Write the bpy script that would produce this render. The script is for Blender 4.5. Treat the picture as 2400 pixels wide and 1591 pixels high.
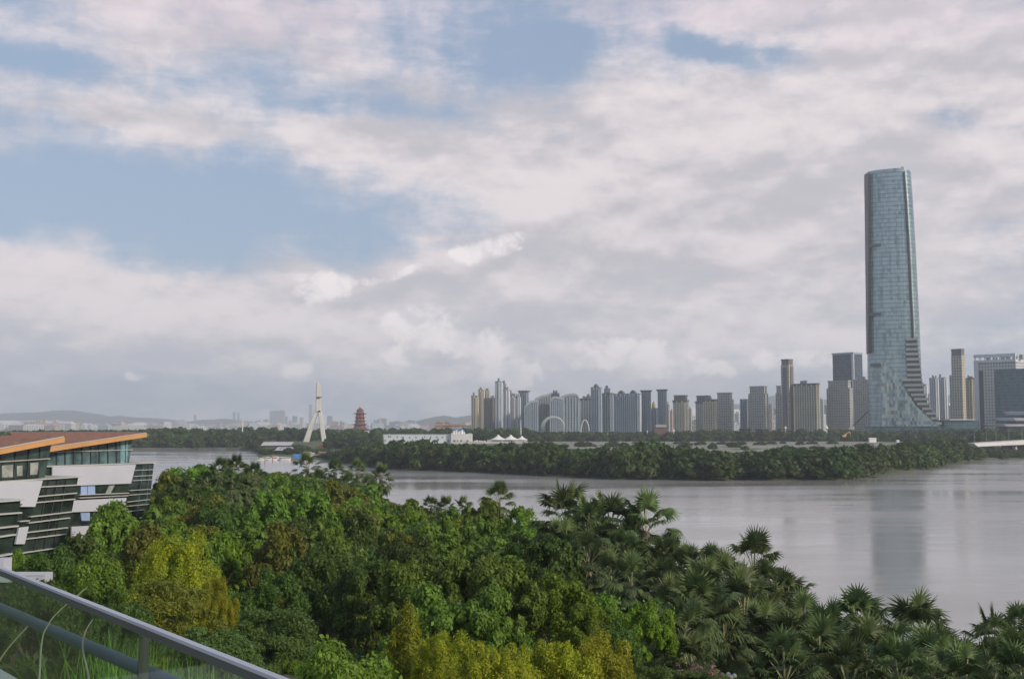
import bpy, math, random
import numpy as np
from mathutils import Vector, Matrix
R = math.radians
scene = bpy.context.scene
for o in list(bpy.data.objects):
    bpy.data.objects.remove(o)

# ------------------------------------------------------------------ camera
F = 2667.0; U0 = 1200.0; V0 = 795.5; HOR = 1000.0; EYE = 22.0
PITCH = math.atan((HOR - V0) / F)
cam_d = bpy.data.cameras.new('camera'); cam = bpy.data.objects.new('camera', cam_d)
scene.collection.objects.link(cam); scene.camera = cam
cam_d.sensor_width = 36; cam_d.lens = 36 * F / 2400
cam_d.clip_start = 0.1; cam_d.clip_end = 60000
cam.location = (0, 0, EYE); cam.rotation_euler = (math.pi / 2 + PITCH, 0, 0)
CP, SP = math.cos(PITCH), math.sin(PITCH)

# ------------------------------------------------------------------ exposure
scene.render.resolution_x = 1024; scene.render.resolution_y = 678
scene.view_settings.view_transform = 'Standard'; scene.view_settings.look = 'None'
scene.view_settings.gamma = 1; scene.view_settings.use_curve_mapping = False
scene.view_settings.exposure = 0.32
scene.render.engine = 'CYCLES'
scene.cycles.max_bounces = 6; scene.cycles.volume_bounces = 1
scene.cycles.transparent_max_bounces = 8; scene.cycles.diffuse_bounces = 3
scene.cycles.sample_clamp_indirect = 4

# ------------------------------------------------------------------ sun
SUN_EL, SUN_AZ = R(24), R(128)          # azimuth clockwise from +Y (view direction)
sd = Vector((math.sin(SUN_AZ) * math.cos(SUN_EL), math.cos(SUN_AZ) * math.cos(SUN_EL), math.sin(SUN_EL)))
sl = bpy.data.lights.new('sun', 'SUN'); sl.energy = 2.6; sl.angle = R(5); sl.color = (1.0, 0.88, 0.72)
so = bpy.data.objects.new('sun', sl); scene.collection.objects.link(so)
so.rotation_euler = sd.to_track_quat('Z', 'Y').to_euler()

# ------------------------------------------------------------------ node helpers
class NT:
    def __init__(s, tree): s.t = tree; s.n = tree.nodes; s.l = tree.links
    def new(s, typ, **kw):
        n = s.n.new(typ)
        for k, v in kw.items(): setattr(n, k, v)
        return n
    def put(s, sock, v):
        if isinstance(v, bpy.types.NodeSocket): s.l.new(v, sock)
        elif v is not None:
            if hasattr(sock, 'default_value'):
                try: sock.default_value = v
                except Exception: sock.default_value = tuple(v) + (1,)
    def m(s, op, a, b=None, c=None, clamp=False):
        n = s.new('ShaderNodeMath', operation=op, use_clamp=clamp)
        s.put(n.inputs[0], a)
        if b is not None: s.put(n.inputs[1], b)
        if c is not None: s.put(n.inputs[2], c)
        return n.outputs[0]
    def sstep(s, x, a, b, lo=0.0, hi=1.0):
        n = s.new('ShaderNodeMapRange', interpolation_type='SMOOTHSTEP')
        s.put(n.inputs[0], x); n.inputs[1].default_value = a; n.inputs[2].default_value = b
        n.inputs[3].default_value = lo; n.inputs[4].default_value = hi
        return n.outputs[0]
    def mix(s, f, a, b):
        n = s.new('ShaderNodeMix', data_type='RGBA')
        s.put(n.inputs[0], f); s.put(n.inputs[6], col(a)); s.put(n.inputs[7], col(b))
        return n.outputs[2]
    def xyz(s, x, y, z=0.0):
        n = s.new('ShaderNodeCombineXYZ'); s.put(n.inputs[0], x); s.put(n.inputs[1], y); s.put(n.inputs[2], z)
        return n.outputs[0]
    def noise(s, v, scale, detail=4, rough=0.5, dist=0.0):
        n = s.new('ShaderNodeTexNoise'); s.put(n.inputs['Vector'], v)
        n.inputs['Scale'].default_value = scale; n.inputs['Detail'].default_value = detail
        n.inputs['Roughness'].default_value = rough; n.inputs['Distortion'].default_value = dist
        return n.outputs['Fac']
def col(c):
    if isinstance(c, bpy.types.NodeSocket): return c
    return tuple(c) + (1,) if len(c) == 3 else c
def srgb(r, g, b):
    f = lambda c: (c / 255 / 12.92) if c / 255 <= 0.04045 else ((c / 255 + 0.055) / 1.055) ** 2.4
    return (f(r), f(g), f(b))

# ------------------------------------------------------------------ world: physical sky with procedural cloud cover
world = bpy.data.worlds.new('World'); scene.world = world; world.use_nodes = True
w = NT(world.node_tree); w.n.clear()
sky = w.new('ShaderNodeTexSky', sky_type='NISHITA'); sky.sun_disc = False
sky.sun_elevation = SUN_EL; sky.sun_rotation = SUN_AZ; sky.air_density = 1.0; sky.dust_density = 2.0; sky.ozone_density = 1.5
tc = w.new('ShaderNodeTexCoord'); sep = w.new('ShaderNodeSeparateXYZ'); w.l.new(tc.outputs['Generated'], sep.inputs[0])
dx, dy, dz = sep.outputs
az = w.m('ARCTAN2', dx, dy); el = w.m('ARCSINE', dz)
SU = w.m('MULTIPLY', az, 2.667)          # azimuth, thousandths: 1.2 = 24 degrees right
SV = w.m('MULTIPLY', el, 2.667)          # elevation, same scale
stretch = w.m('DIVIDE', 1.0, w.m('ADD', w.m('MAXIMUM', dz, 0.0), 0.16))
P1 = w.xyz(w.m('MULTIPLY', SU, 1.0), w.m('MULTIPLY', w.m('MULTIPLY', SV, 0.42), stretch), 0.3)
warp = w.noise(P1, 1.6, 3, 0.5)
P2 = w.xyz(w.m('ADD', SU, w.m('MULTIPLY', warp, 0.2)), w.m('ADD', w.m('MULTIPLY', w.m('MULTIPLY', SV, 0.5), stretch), w.m('MULTIPLY', warp, 0.15)), 2.0)
nA = w.noise(P2, 2.3, 10, 0.63)
nB = w.noise(w.xyz(SU, w.m('MULTIPLY', SV, 2.2), 5.0), 3.5, 8, 0.62, 0.3)
wq = w.noise(w.xyz(SU, w.m('MULTIPLY', SV, 1.6), 31.0), 2.6, 6, 0.6); wr = w.noise(w.xyz(SU, w.m('MULTIPLY', SV, 1.6), 47.0), 2.6, 6, 0.6)
SUw = w.m('ADD', SU, w.m('MULTIPLY', w.m('SUBTRACT', wq, 0.5), 0.42)); SVw = w.m('ADD', SV, w.m('MULTIPLY', w.m('SUBTRACT', wr, 0.5), 0.16))
# cover field; each entry: centre (photo scale), radii, tilt, weight
def blob(cu, cv, ru, rv, wt, tilt=0.0):
    a, b = (cu - 1200) / 1000, (1000 - cv) / 1000
    X = w.m('SUBTRACT', SUw, a); Y = w.m('SUBTRACT', SVw, b)
    if tilt:
        Y = w.m('SUBTRACT', Y, w.m('MULTIPLY', X, tilt))
    q = w.m('ADD', w.m('POWER', w.m('ABSOLUTE', w.m('DIVIDE', X, ru / 1000)), 2.0), w.m('POWER', w.m('ABSOLUTE', w.m('DIVIDE', Y, rv / 1000)), 2.0))
    return w.m('MULTIPLY', w.m('EXPONENT', w.m('MULTIPLY', q, -1.0)), wt)
BL = [  # cloud banks
    (1900, 480, 900, 300, .75, 0), (1350, 250, 340, 110, .40, -.05), (700, 130, 380, 95, .36, .0), (520, 40, 600, 60, .30, 0),
    (330, 320, 300, 38, .34, -.1), (800, 330, 420, 48, .36, -.12), (1150, 420, 380, 80, .38, -.2), (90, 160, 200, 45, .35, 0),
    (250, 700, 520, 75, .55, 0), (900, 740, 650, 110, .60, 0.05), (1500, 750, 700, 200, .55, 0), (2200, 200, 380, 180, .45, 0),
    (1600, 60, 420, 50, .32, 0), (300, 870, 600, 80, .35, 0), (2300, 800, 500, 120, .3, 0),
    # breaks of blue
    (480, 520, 520, 105, -.62, 0), (1200, 130, 230, 100, -.40, 0), (1690, 135, 150, 42, -.58, -.35), (2170, 335, 95, 36, -.62, 0),
    (250, 230, 260, 35, -.25, 0), (900, 270, 160, 30, -.3, 0), (1980, 830, 260, 40, -.25, 0)]
cov = None
for b in BL:
    x = blob(*b); cov = x if cov is None else w.m('ADD', cov, x)
field = w.m('ADD', w.m('ADD', cov, 0.18), w.m('ADD', w.m('MULTIPLY', w.m('SUBTRACT', nA, 0.5), 1.5), w.m('MULTIPLY', w.m('SUBTRACT', nB, 0.5), 0.8)))
nF = w.noise(w.xyz(w.m('ADD', SU, w.m('MULTIPLY', wr, .2)), w.m('MULTIPLY', SV, 2.8), 61.0), 7.5, 9, 0.66, 0.15)
field = w.m('ADD', field, w.m('MULTIPLY', w.m('SUBTRACT', nF, 0.5), 0.75))
alpha = w.sstep(field, 0.02, 0.72)
# body shading of clouds: relief from offset noise, large soft grey undersides
def nshift(d):
    return w.noise(w.xyz(w.m('ADD', SU, -0.02), w.m('MULTIPLY', w.m('ADD', SV, d), 1.9), 8.0), 3.0, 7, 0.55, 0.1)
relief = w.m('SUBTRACT', nshift(0.0), nshift(0.035))
tone = w.m('ADD', w.noise(w.xyz(SU, w.m('MULTIPLY', SV, 3.2), 11.0), 1.5, 5, 0.48, 0.1), w.m('MULTIPLY', relief, 1.5))
tone = w.m('ADD', tone, w.m('MULTIPLY', w.m('SUBTRACT', nF, 0.5), 0.32))
tone = w.sstep(tone, 0.26, 0.70)
ccol = w.mix(tone, srgb(180, 177, 183), srgb(216, 207, 208))
pink = w.sstep(w.m('ADD', SV, w.m('MULTIPLY', w.m('SUBTRACT', nB, 0.5), 0.35)), 0.75, 1.1)
ccol = w.mix(w.m('MULTIPLY', pink, 0.6), ccol, srgb(206, 190, 204))
# cumulus heads: bright caps with crisp tops in a few places
heads = None
nC = w.noise(w.xyz(SU, SV, 20.0), 14.0, 6, 0.6, 0.3)
nC2 = w.noise(w.xyz(SU, SV, 27.0), 5.0, 4, 0.5)
for (cu, cv, ru, rv, wt, ti) in [(740, 655, 90, 40, 1.0, 0), (900, 640, 110, 22, .7, .2), (1120, 585, 120, 32, 1.0, 0), (1020, 800, 130, 62, 1.15, 0), (900, 850, 110, 50, .9, 0), (1200, 850, 150, 40, .8, 0),
                                 (1480, 835, 280, 42, .95, -.05), (1720, 862, 300, 34, 1.0, 0), (690, 870, 90, 40, .6, 0), (1130, 735, 90, 30, .6, .3), (300, 905, 60, 16, .6, 0)]:
    x = blob(cu, cv, ru, rv, wt, ti); heads = x if heads is None else w.m('MAXIMUM', heads, x)
hf = w.m('ADD', heads, w.m('ADD', w.m('MULTIPLY', w.m('SUBTRACT', nC, 0.5), 2.0), w.m('MULTIPLY', w.m('SUBTRACT', nC2, 0.5), 2.2)))
hmask = w.m('MULTIPLY', w.sstep(hf, 0.36, 0.85), w.sstep(heads, 0.05, 0.6))
low = w.sstep(SV, 0.02, 0.45, 0.55, 0.0)
ccol = w.mix(low, ccol, w.mix(tone, srgb(184, 186, 196), srgb(224, 216, 218)))
ccol = w.mix(w.m('MULTIPLY', hmask, 0.85), ccol, w.mix(w.sstep(nC, .35, .6), srgb(204, 200, 204), srgb(238, 229, 228)))
alpha = w.m('MAXIMUM', alpha, w.m('MULTIPLY', hmask, 0.9))
# thin high veil everywhere, thicker low down
veil = w.sstep(SV, 0.0, 1.1, 0.66, 0.62)
skyc = w.new('ShaderNodeMix', data_type='RGBA', blend_type='MULTIPLY'); skyc.inputs[0].default_value = 1
w.l.new(sky.outputs[0], skyc.inputs[6]); skyc.inputs[7].default_value = (1.0, 1.0, 1.0, 1)
bg1 = w.new('ShaderNodeBackground'); w.l.new(skyc.outputs[2], bg1.inputs[0]); bg1.inputs[1].default_value = 0.085
bg2 = w.new('ShaderNodeBackground'); bg2.inputs[0].default_value = col(srgb(150, 168, 193)); bg2.inputs[1].default_value = 1.0
bg3 = w.new('ShaderNodeBackground'); w.l.new(ccol, bg3.inputs[0]); bg3.inputs[1].default_value = 1.0
mx1 = w.new('ShaderNodeMixShader'); w.l.new(veil, mx1.inputs[0]); w.l.new(bg1.outputs[0], mx1.inputs[1]); w.l.new(bg2.outputs[0], mx1.inputs[2])
mx2 = w.new('ShaderNodeMixShader'); w.l.new(alpha, mx2.inputs[0]); w.l.new(mx1.outputs[0], mx2.inputs[1]); w.l.new(bg3.outputs[0], mx2.inputs[2])
wo = w.new('ShaderNodeOutputWorld'); w.l.new(mx2.outputs[0], wo.inputs[0])
world.cycles.sampling_method = 'MANUAL'; world.cycles.sample_map_resolution = 1024

# ------------------------------------------------------------------ geometry helpers
def ray(u, v):
    a, b = (u - U0) / F, -(v - V0) / F
    return Vector((a, CP - b * SP, SP + b * CP))          # world direction of a photo point
def at_y(u, v, Y):
    d = ray(u, v); t = Y / d.y
    return Vector((d.x * t, Y, EYE + d.z * t))
def at_z(u, v, z):
    d = ray(u, v); t = (z - EYE) / d.z
    return Vector((d.x * t, d.y * t, z))
def gx(u, Y, v=HOR): return at_y(u, v, Y).x

COL = scene.collection
def props(o, label=None, cat=None, group=None, kind=None):
    if label: o['label'] = label
    if cat: o['category'] = cat
    if group: o['group'] = group
    if kind: o['kind'] = kind
    return o
def empty(name, loc, rz=0, label=None, cat=None, group=None):
    o = bpy.data.objects.new(name, None); COL.objects.link(o)
    o.location = loc; o.rotation_euler = (0, 0, rz); o.empty_display_size = 1
    return props(o, label, cat, group)
class MB:
    def __init__(s): s.v = []; s.f = []
    def poly(s, pts):
        n = len(s.v); s.v += [tuple(p) for p in pts]; s.f.append(tuple(range(n, n + len(pts))))
    def box(s, x0, x1, y0, y1, z0, z1):
        n = len(s.v)
        s.v += [(x0, y0, z0), (x1, y0, z0), (x1, y1, z0), (x0, y1, z0), (x0, y0, z1), (x1, y0, z1), (x1, y1, z1), (x0, y1, z1)]
        s.f += [(n, n + 3, n + 2, n + 1), (n + 4, n + 5, n + 6, n + 7), (n, n + 1, n + 5, n + 4), (n + 1, n + 2, n + 6, n + 5), (n + 2, n + 3, n + 7, n + 6), (n + 3, n, n + 4, n + 7)]
        return s
    def prism(s, A, B):     # two rings of equal length
        n = len(s.v); k = len(A); s.v += [tuple(p) for p in A] + [tuple(p) for p in B]
        s.f.append(tuple(range(n + k - 1, n - 1, -1))); s.f.append(tuple(range(n + k, n + 2 * k)))
        for i in range(k):
            j = (i + 1) % k; s.f.append((n + i, n + j, n + k + j, n + k + i))
        return s
    def rings(s, rs, cap=True):
        n = len(s.v); k = len(rs[0])
        for r in rs: s.v += [tuple(p) for p in r]
        for a in range(len(rs) - 1):
            for i in range(k):
                j = (i + 1) % k; s.f.append((n + a * k + i, n + a * k + j, n + (a + 1) * k + j, n + (a + 1) * k + i))
        if cap:
            s.f.append(tuple(range(n + k - 1, n - 1, -1))); e = n + (len(rs) - 1) * k; s.f.append(tuple(range(e, e + k)))
        return s
    def tube(s, pts, rad, seg=8, cap=True):
        pts = [Vector(p) for p in pts]; rs = []
        if not hasattr(rad, '__len__'): rad = [rad] * len(pts)
        for i, p in enumerate(pts):
            t = (pts[min(i + 1, len(pts) - 1)] - pts[max(i - 1, 0)]).normalized()
            a = t.cross(Vector((0, 0, 1)) if abs(t.z) < .95 else Vector((1, 0, 0))).normalized(); b = t.cross(a)
            rs.append([p + (a * math.cos(q) + b * math.sin(q)) * rad[i] for q in [2 * math.pi * j / seg for j in range(seg)]])
        return s.rings(rs, cap)
    def lathe(s, prof, seg=16, c=(0, 0, 0)):
        rs = [[(c[0] + r * math.cos(2 * math.pi * j / seg), c[1] + r * math.sin(2 * math.pi * j / seg), c[2] + z) for j in range(seg)] for r, z in prof]
        return s.rings(rs)
    def mesh(s, name, mat, smooth=False):
        me = bpy.data.meshes.new(name); me.from_pydata(s.v, [], s.f); me.update()
        import bmesh
        bm = bmesh.new(); bm.from_mesh(me); bmesh.ops.recalc_face_normals(bm, faces=bm.faces); bm.to_mesh(me); bm.free()
        if mat: me.materials.append(mat)
        if smooth:
            for p in me.polygons: p.use_smooth = True
        return me
    def build(s, name, mat, parent=None, smooth=False, **kw):
        o = bpy.data.objects.new(name, s.mesh(name, mat, smooth)); COL.objects.link(o)
        if parent: o.parent = parent
        return props(o, **kw)
def quads_mesh(name, V, mat, ncol=None):
    """V: (N,4,3) array of separate quads"""
    N = len(V); me = bpy.data.meshes.new(name)
    me.vertices.add(N * 4); me.vertices.foreach_set('co', V.reshape(-1).astype(np.float32))
    me.loops.add(N * 4); me.loops.foreach_set('vertex_index', np.arange(N * 4, dtype=np.int32))
    me.polygons.add(N); me.polygons.foreach_set('loop_start', np.arange(0, N * 4, 4, dtype=np.int32))
    me.polygons.foreach_set('loop_total', np.full(N, 4, dtype=np.int32))
    if isinstance(mat, (list, tuple)):
        for q in mat: me.materials.append(q)
    else: me.materials.append(mat)
    me.update(calc_edges=True); me.validate()
    return me

# ------------------------------------------------------------------ materials
def newmat(name):
    m = bpy.data.materials.new(name); m.use_nodes = True; t = NT(m.node_tree)
    return m, t, t.n['Principled BSDF']
def plain(name, c, rough=0.7, metal=0.0, var=0.15, scale=1.0, spec=0.5, bump=0.0):
    m, t, b = newmat(name)
    co = t.new('ShaderNodeTexCoord').outputs['Object']
    n = t.noise(co, scale, 5, 0.6)
    d = tuple(x * (1 - var) for x in c); l = tuple(min(1, x * (1 + var)) for x in c)
    t.put(b.inputs['Base Color'], t.mix(t.sstep(n, .3, .7), d, l))
    b.inputs['Roughness'].default_value = rough; b.inputs['Metallic'].default_value = metal
    b.inputs['Specular IOR Level'].default_value = spec
    if bump:
        bp = t.new('ShaderNodeBump'); bp.inputs['Strength'].default_value = bump
        t.put(bp.inputs['Height'], t.noise(co, scale * 6, 4, .6)); t.l.new(bp.outputs[0], b.inputs['Normal'])
    return m
def facade(name, wall, glass, sx=3.6, sz=3.3, fx=.5, fz=.5, rough=.6, groughness=.25, var=.2):
    """wall with rows of windows, in the wall's own metres"""
    m, t, b = newmat(name)
    co = t.new('ShaderNodeTexCoord').outputs['Object']; s = t.new('ShaderNodeSeparateXYZ'); t.l.new(co, s.inputs[0])
    u = t.m('ADD', s.outputs[0], s.outputs[1])
    fu = t.m('FRACT', t.m('ADD', t.m('DIVIDE', u, sx), 500.0)); fv = t.m('FRACT', t.m('ADD', t.m('DIVIDE', s.outputs[2], sz), 500.0))
    win = t.m('MULTIPLY', t.m('LESS_THAN', fu, fx), t.m('LESS_THAN', fv, fz))
    cell = t.new('ShaderNodeTexWhiteNoise', noise_dimensions='2D')
    t.l.new(t.xyz(t.m('FLOOR', t.m('DIVIDE', u, sx)), t.m('FLOOR', t.m('DIVIDE', s.outputs[2], sz))), cell.inputs['Vector'])
    geo = t.new('ShaderNodeNewGeometry'); nz = t.new('ShaderNodeSeparateXYZ'); t.l.new(geo.outputs['Normal'], nz.inputs[0])
    win = t.m('MULTIPLY', win, t.m('LESS_THAN', t.m('ABSOLUTE', nz.outputs[2]), .5))
    g = t.mix(cell.outputs['Value'], tuple(x * .55 for x in glass), tuple(min(1, x * 1.5) for x in glass))
    n = t.noise(co, .05, 4, .6)
    wc = t.mix(n, tuple(x * (1 - var) for x in wall), tuple(min(1, x * (1 + var)) for x in wall))
    t.put(b.inputs['Base Color'], t.mix(win, wc, g))
    t.put(b.inputs['Roughness'], t.m('ADD', t.m('MULTIPLY', win, groughness - rough), rough))
    return m
def leafmat(name, c, c2=None, gain=2.1, transl=0.35):
    """foliage: leaf colour differs from spray to spray and a little from tree to tree"""
    m, t, b = newmat(name); c2 = c2 or tuple(x * 1.7 for x in c); g3 = (gain * .98, gain * 1.03, gain * .62); c = tuple(x * y for x, y in zip(c, g3)); c2 = tuple(x * y for x, y in zip(c2, g3))
    co = t.new('ShaderNodeTexCoord').outputs['Object']; geo = t.new('ShaderNodeNewGeometry'); oi = t.new('ShaderNodeObjectInfo')
    n = t.noise(co, 1.1, 3, .6)
    f = t.m('ADD', t.m('MULTIPLY', t.sstep(n, .3, .7), .55), t.m('MULTIPLY', geo.outputs['Random Per Island'], .45))
    base = t.mix(f, c, c2)
    hsv = t.new('ShaderNodeHueSaturation'); t.l.new(base, hsv.inputs['Color'])
    t.put(hsv.inputs['Hue'], t.m('ADD', t.m('MULTIPLY', oi.outputs['Random'], .03), .485))
    t.put(hsv.inputs['Value'], t.m('ADD', t.m('MULTIPLY', oi.outputs['Random'], .4), .8))
    t.l.new(hsv.outputs[0], b.inputs['Base Color'])
    b.inputs['Roughness'].default_value = .55; b.inputs['Specular IOR Level'].default_value = .3
    tr = t.new('ShaderNodeBsdfTranslucent'); t.l.new(hsv.outputs[0], tr.inputs[0])
    mx = t.new('ShaderNodeMixShader'); mx.inputs[0].default_value = transl
    t.l.new(b.outputs[0], mx.inputs[1]); t.l.new(tr.outputs[0], mx.inputs[2]); t.l.new(mx.outputs[0], t.n['Material Output'].inputs[0])
    return m
M = {}
M['bark'] = plain('bark', (.12, .09, .065), .9, var=.4, scale=3)
M['palm_bark'] = plain('palm_bark', (.09, .07, .05), .9, var=.35, scale=4)
M['white_wall'] = plain('white_render', (.62, .62, .62), .7, var=.08, scale=.2)
M['concrete'] = plain('concrete', (.45, .44, .41), .8, var=.15, scale=.15)

# ------------------------------------------------------------------ lake outline and ground
def gp(u, Y): return (gx(u, Y), Y)
near = [gp(-1400, 420), gp(-400, 400), gp(0, 370), gp(330, 345), gp(740, 370), gp(900, 300), gp(1000, 262), gp(1120, 215), gp(1250, 175), gp(1350, 148),
        gp(1550, 130), gp(1750, 116), gp(2000, 104), gp(2230, 99), gp(2400, 94), gp(2900, 70), gp(3600, 40)]
farpx = [(4600, 1070), (3200, 1071), (2700, 1073), (2400, 1075), (2290, 1078), (2225, 1086), (2160, 1100), (2080, 1109), (2010, 1120), (1975, 1125.5), (1880, 1125), (1806, 1127), (1740, 1124),
         (1680, 1126), (1560, 1124), (1437, 1124), (1370, 1119), (1310, 1118), (1240, 1113), (1182, 1110), (1080, 1105), (1000, 1103), (919, 1099), (830, 1089), (765, 1078), (755, 1076),
         (700, 1076), (615, 1076), (603, 1068), (590, 1057), (330, 1056.5), (0, 1056), (-600, 1056), (-2200, 1056)]
far = [tuple(at_z(u, v, 0).xy) for u, v in farpx]
LAKE = np.array(near + far)
def signed(P):
    """distance to the lake edge, positive on land"""
    P = np.asarray(P, float); best = np.full(len(P), 1e18); inside = np.zeros(len(P), bool)
    n = len(LAKE)
    for i in range(n):
        a = LAKE[i]; b = LAKE[(i + 1) % n]; ab = b - a
        t = np.clip(((P - a) @ ab) / (ab @ ab), 0, 1); q = P - (a + t[:, None] * ab)
        best = np.minimum(best, (q ** 2).sum(1))
        c = ((a[1] > P[:, 1]) != (b[1] > P[:, 1])) & (P[:, 0] < (b[0] - a[0]) * (P[:, 1] - a[1]) / (b[1] - a[1] + 1e-12) + a[0])
        inside ^= c
    return np.where(inside, -1, 1) * np.sqrt(best)
def smooth(x): x = np.clip(x, 0, 1); return x * x * (3 - 2 * x)
def hfun(P):
    P = np.asarray(P, float); s = signed(P); y = np.hypot(P[:, 0], P[:, 1])
    farside = y > 420 + 0 * y
    h = np.where(s < 0, np.maximum(-2.5, s * .25), 0)
    land = np.where(farside, .5 * smooth(s / 4) + .5 + 5.2 * smooth((s - 10) / 230.), .8 + 1.2 * smooth(s / 15))
    land = np.where(s < 2, land * np.clip(s / 2, 0, 1), land)
    bump = .25 * np.sin(P[:, 0] * .031 + 1) * np.sin(P[:, 1] * .023) * smooth(s / 60) * (y < 1600)
    return np.where(s < 0, h, land + bump)
def hz(x, y): return float(hfun([(x, y)])[0])

na, nd = 300, 300
angs = np.radians(np.linspace(-62, 62, na)); ds = 3.0 * (15000 / 3.0) ** (np.linspace(0, 1, nd))
A, D = np.meshgrid(angs, ds); PX = (np.sin(A) * D).ravel(); PY = (np.cos(A) * D).ravel() - 6
Z = hfun(np.stack([PX, PY], 1))
me = bpy.data.meshes.new('ground'); idx = np.arange(na * nd).reshape(nd, na)
fs = np.stack([idx[:-1, :-1], idx[:-1, 1:], idx[1:, 1:], idx[1:, :-1]], -1).reshape(-1, 4)
me.from_pydata(np.stack([PX, PY, Z], 1).tolist(), [], fs.tolist()); me.update()
for p in me.polygons: p.use_smooth = True
m, t, b = newmat('grass_and_soil'); co = t.new('ShaderNodeTexCoord').outputs['Object']
n1 = t.noise(co, .03, 6, .6); n2 = t.noise(co, .6, 5, .65)
c = t.mix(t.sstep(n1, .35, .65), (.045, .075, .02), (.10, .12, .035)); c = t.mix(t.sstep(n2, .45, .8), c, (.13, .115, .07))
t.put(b.inputs['Base Color'], c); b.inputs['Roughness'].default_value = .95; me.materials.append(m)
go = bpy.data.objects.new('ground', me); COL.objects.link(go); props(go, kind='structure')

# water
m, t, b = newmat('lake_water'); co = t.new('ShaderNodeTexCoord').outputs['Object']; s = t.new('ShaderNodeSeparateXYZ'); t.l.new(co, s.inputs[0])
b.inputs['Base Color'].default_value = (.31, .295, .275, 1); b.inputs['IOR'].default_value = 1.85
wav = t.noise(t.xyz(t.m('MULTIPLY', s.outputs[0], .6), t.m('MULTIPLY', s.outputs[1], 1.8)), 1.3, 4, .6)
wav2 = t.noise(t.xyz(t.m('MULTIPLY', s.outputs[0], .25), s.outputs[1]), .35, 3, .5)
patch = t.noise(t.xyz(t.m('MULTIPLY', s.outputs[0], .006), t.m('MULTIPLY', s.outputs[1], .02)), 1.0, 6, .6)
bp = t.new('ShaderNodeBump'); t.put(bp.inputs['Height'], t.m('ADD', t.m('MULTIPLY', wav, .05), t.m('MULTIPLY', wav2, .10)))
bp.inputs['Distance'].default_value = 1.0; t.put(bp.inputs['Strength'], t.sstep(patch, .35, .65, .10, .42))
t.l.new(bp.outputs[0], b.inputs['Normal']); t.put(b.inputs['Roughness'], t.sstep(patch, .38, .62, .10, .24))
lk = MB(); W_ = 3000
lk.poly([(-4000, 20, 0), (4000, 20, 0), (4000, 1100, 0), (-4000, 1100, 0)])
lk.build('lake_water', m, kind='structure')

# gravel works field behind the island trees
m, t, b = newmat('gravel'); co = t.new('ShaderNodeTexCoord').outputs['Object']
n1 = t.noise(co, .02, 6, .65); n2 = t.noise(co, .12, 5, .7)
c = t.mix(t.sstep(n2, .35, .7), (.20, .18, .15), (.34, .31, .27)); c = t.mix(t.sstep(n1, .5, .6), c, (.07, .10, .03))
t.put(b.inputs['Base Color'], c); b.inputs['Roughness'].default_value = .95
fl = []
edge = [(1235, 1040), (1300, 1035), (1600, 1034), (1700, 1032), (1850, 1031.5), (1985, 1034), (2060, 1036), (2110, 1040), (2000, 1053), (1700, 1056), (1500, 1056), (1330, 1052), (1245, 1047)]
fm = bpy.data.meshes.new('gravel_field'); import bmesh as _bm
bmm = _bm.new(); vs = [bmm.verts.new(at_z(u, v, 6.0)) for u, v in edge]; f_ = bmm.faces.new(vs)
_bm.ops.triangulate(bmm, faces=[f_]); _bm.ops.subdivide_edges(bmm, edges=bmm.edges, cuts=9, use_grid_fill=True)
for v_ in bmm.verts: v_.co.z = max(hz(v_.co.x, v_.co.y), 3) + .12
bmm.to_mesh(fm); bmm.free(); fm.materials.append(m)
o = bpy.data.objects.new('gravel_field', fm); COL.objects.link(o); props(o, kind='structure')

#@@HILLS
# ------------------------------------------------------------------ hills
def hills(name, pts, D, depth, seed):
    rs = np.random.RandomState(seed); us = np.linspace(pts[0][0], pts[-1][0], 260); vs = np.interp(us, [p[0] for p in pts], [p[1] for p in pts])
    ph = rs.rand(8) * 6; rough = sum(np.sin(us * (.02 * 1.7 ** k) + ph[k]) / (1.6 ** k) for k in range(8)) * .6
    rows = []; nk = 29
    for j in range(nk):
        q = (j - nk // 2) / (nk // 2); Y = D + q * depth
        jit = sum(np.sin(us * (.05 * 1.8 ** k) + ph[k] + q * 7 * (k + 1)) / (1.5 ** k) for k in range(5))
        zt = np.array([at_y(u, v, D).z for u, v in zip(us, vs + rough)])
        zz = np.maximum(5.5, 5 + (zt - 5) * math.exp(-3 * q * q) + jit * 6 * abs(q) * (1 - abs(q)) * 4)
        rows.append(np.stack([[gx(u, D) for u in us] , np.full(len(us), Y), zz], 1))
    V = np.concatenate(rows); n = len(us); idx = np.arange(len(V)).reshape(nk, n)
    fs = np.stack([idx[:-1, :-1], idx[:-1, 1:], idx[1:, 1:], idx[1:, :-1]], -1).reshape(-1, 4)
    me = bpy.data.meshes.new(name); me.from_pydata(V.tolist(), [], fs.tolist()); me.update(); me.materials.append(M['hill'])
    for p in me.polygons: p.use_smooth = True
    o = bpy.data.objects.new(name, me); COL.objects.link(o); props(o, kind='structure')
M['hill'] = plain('hill_woods', (.022, .036, .030), .95, var=.5, scale=.012)
hills('hills', [(-500, 985), (-200, 975), (0, 969), (40, 967), (100, 966.5), (148, 961), (175, 963), (210, 968), (255, 978), (282, 973), (310, 977), (350, 979), (400, 984), (440, 988), (480, 984), (530, 981), (570, 986), (640, 992), (760, 999)], 10500, 1500, 1)
hills('hills', [(900, 1000), (940, 990), (985, 985), (1040, 974), (1068, 979), (1100, 974), (1150, 972), (1250, 985), (1500, 990), (1600, 975), (1680, 955), (1725, 946), (1760, 950), (1805, 928), (1830, 925), (1870, 940), (1925, 935), (1960, 938), (2050, 930), (2140, 915), (2178, 922), (2225, 925), (2300, 940), (2450, 955), (2700, 980)], 8500, 1200, 2)

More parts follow.
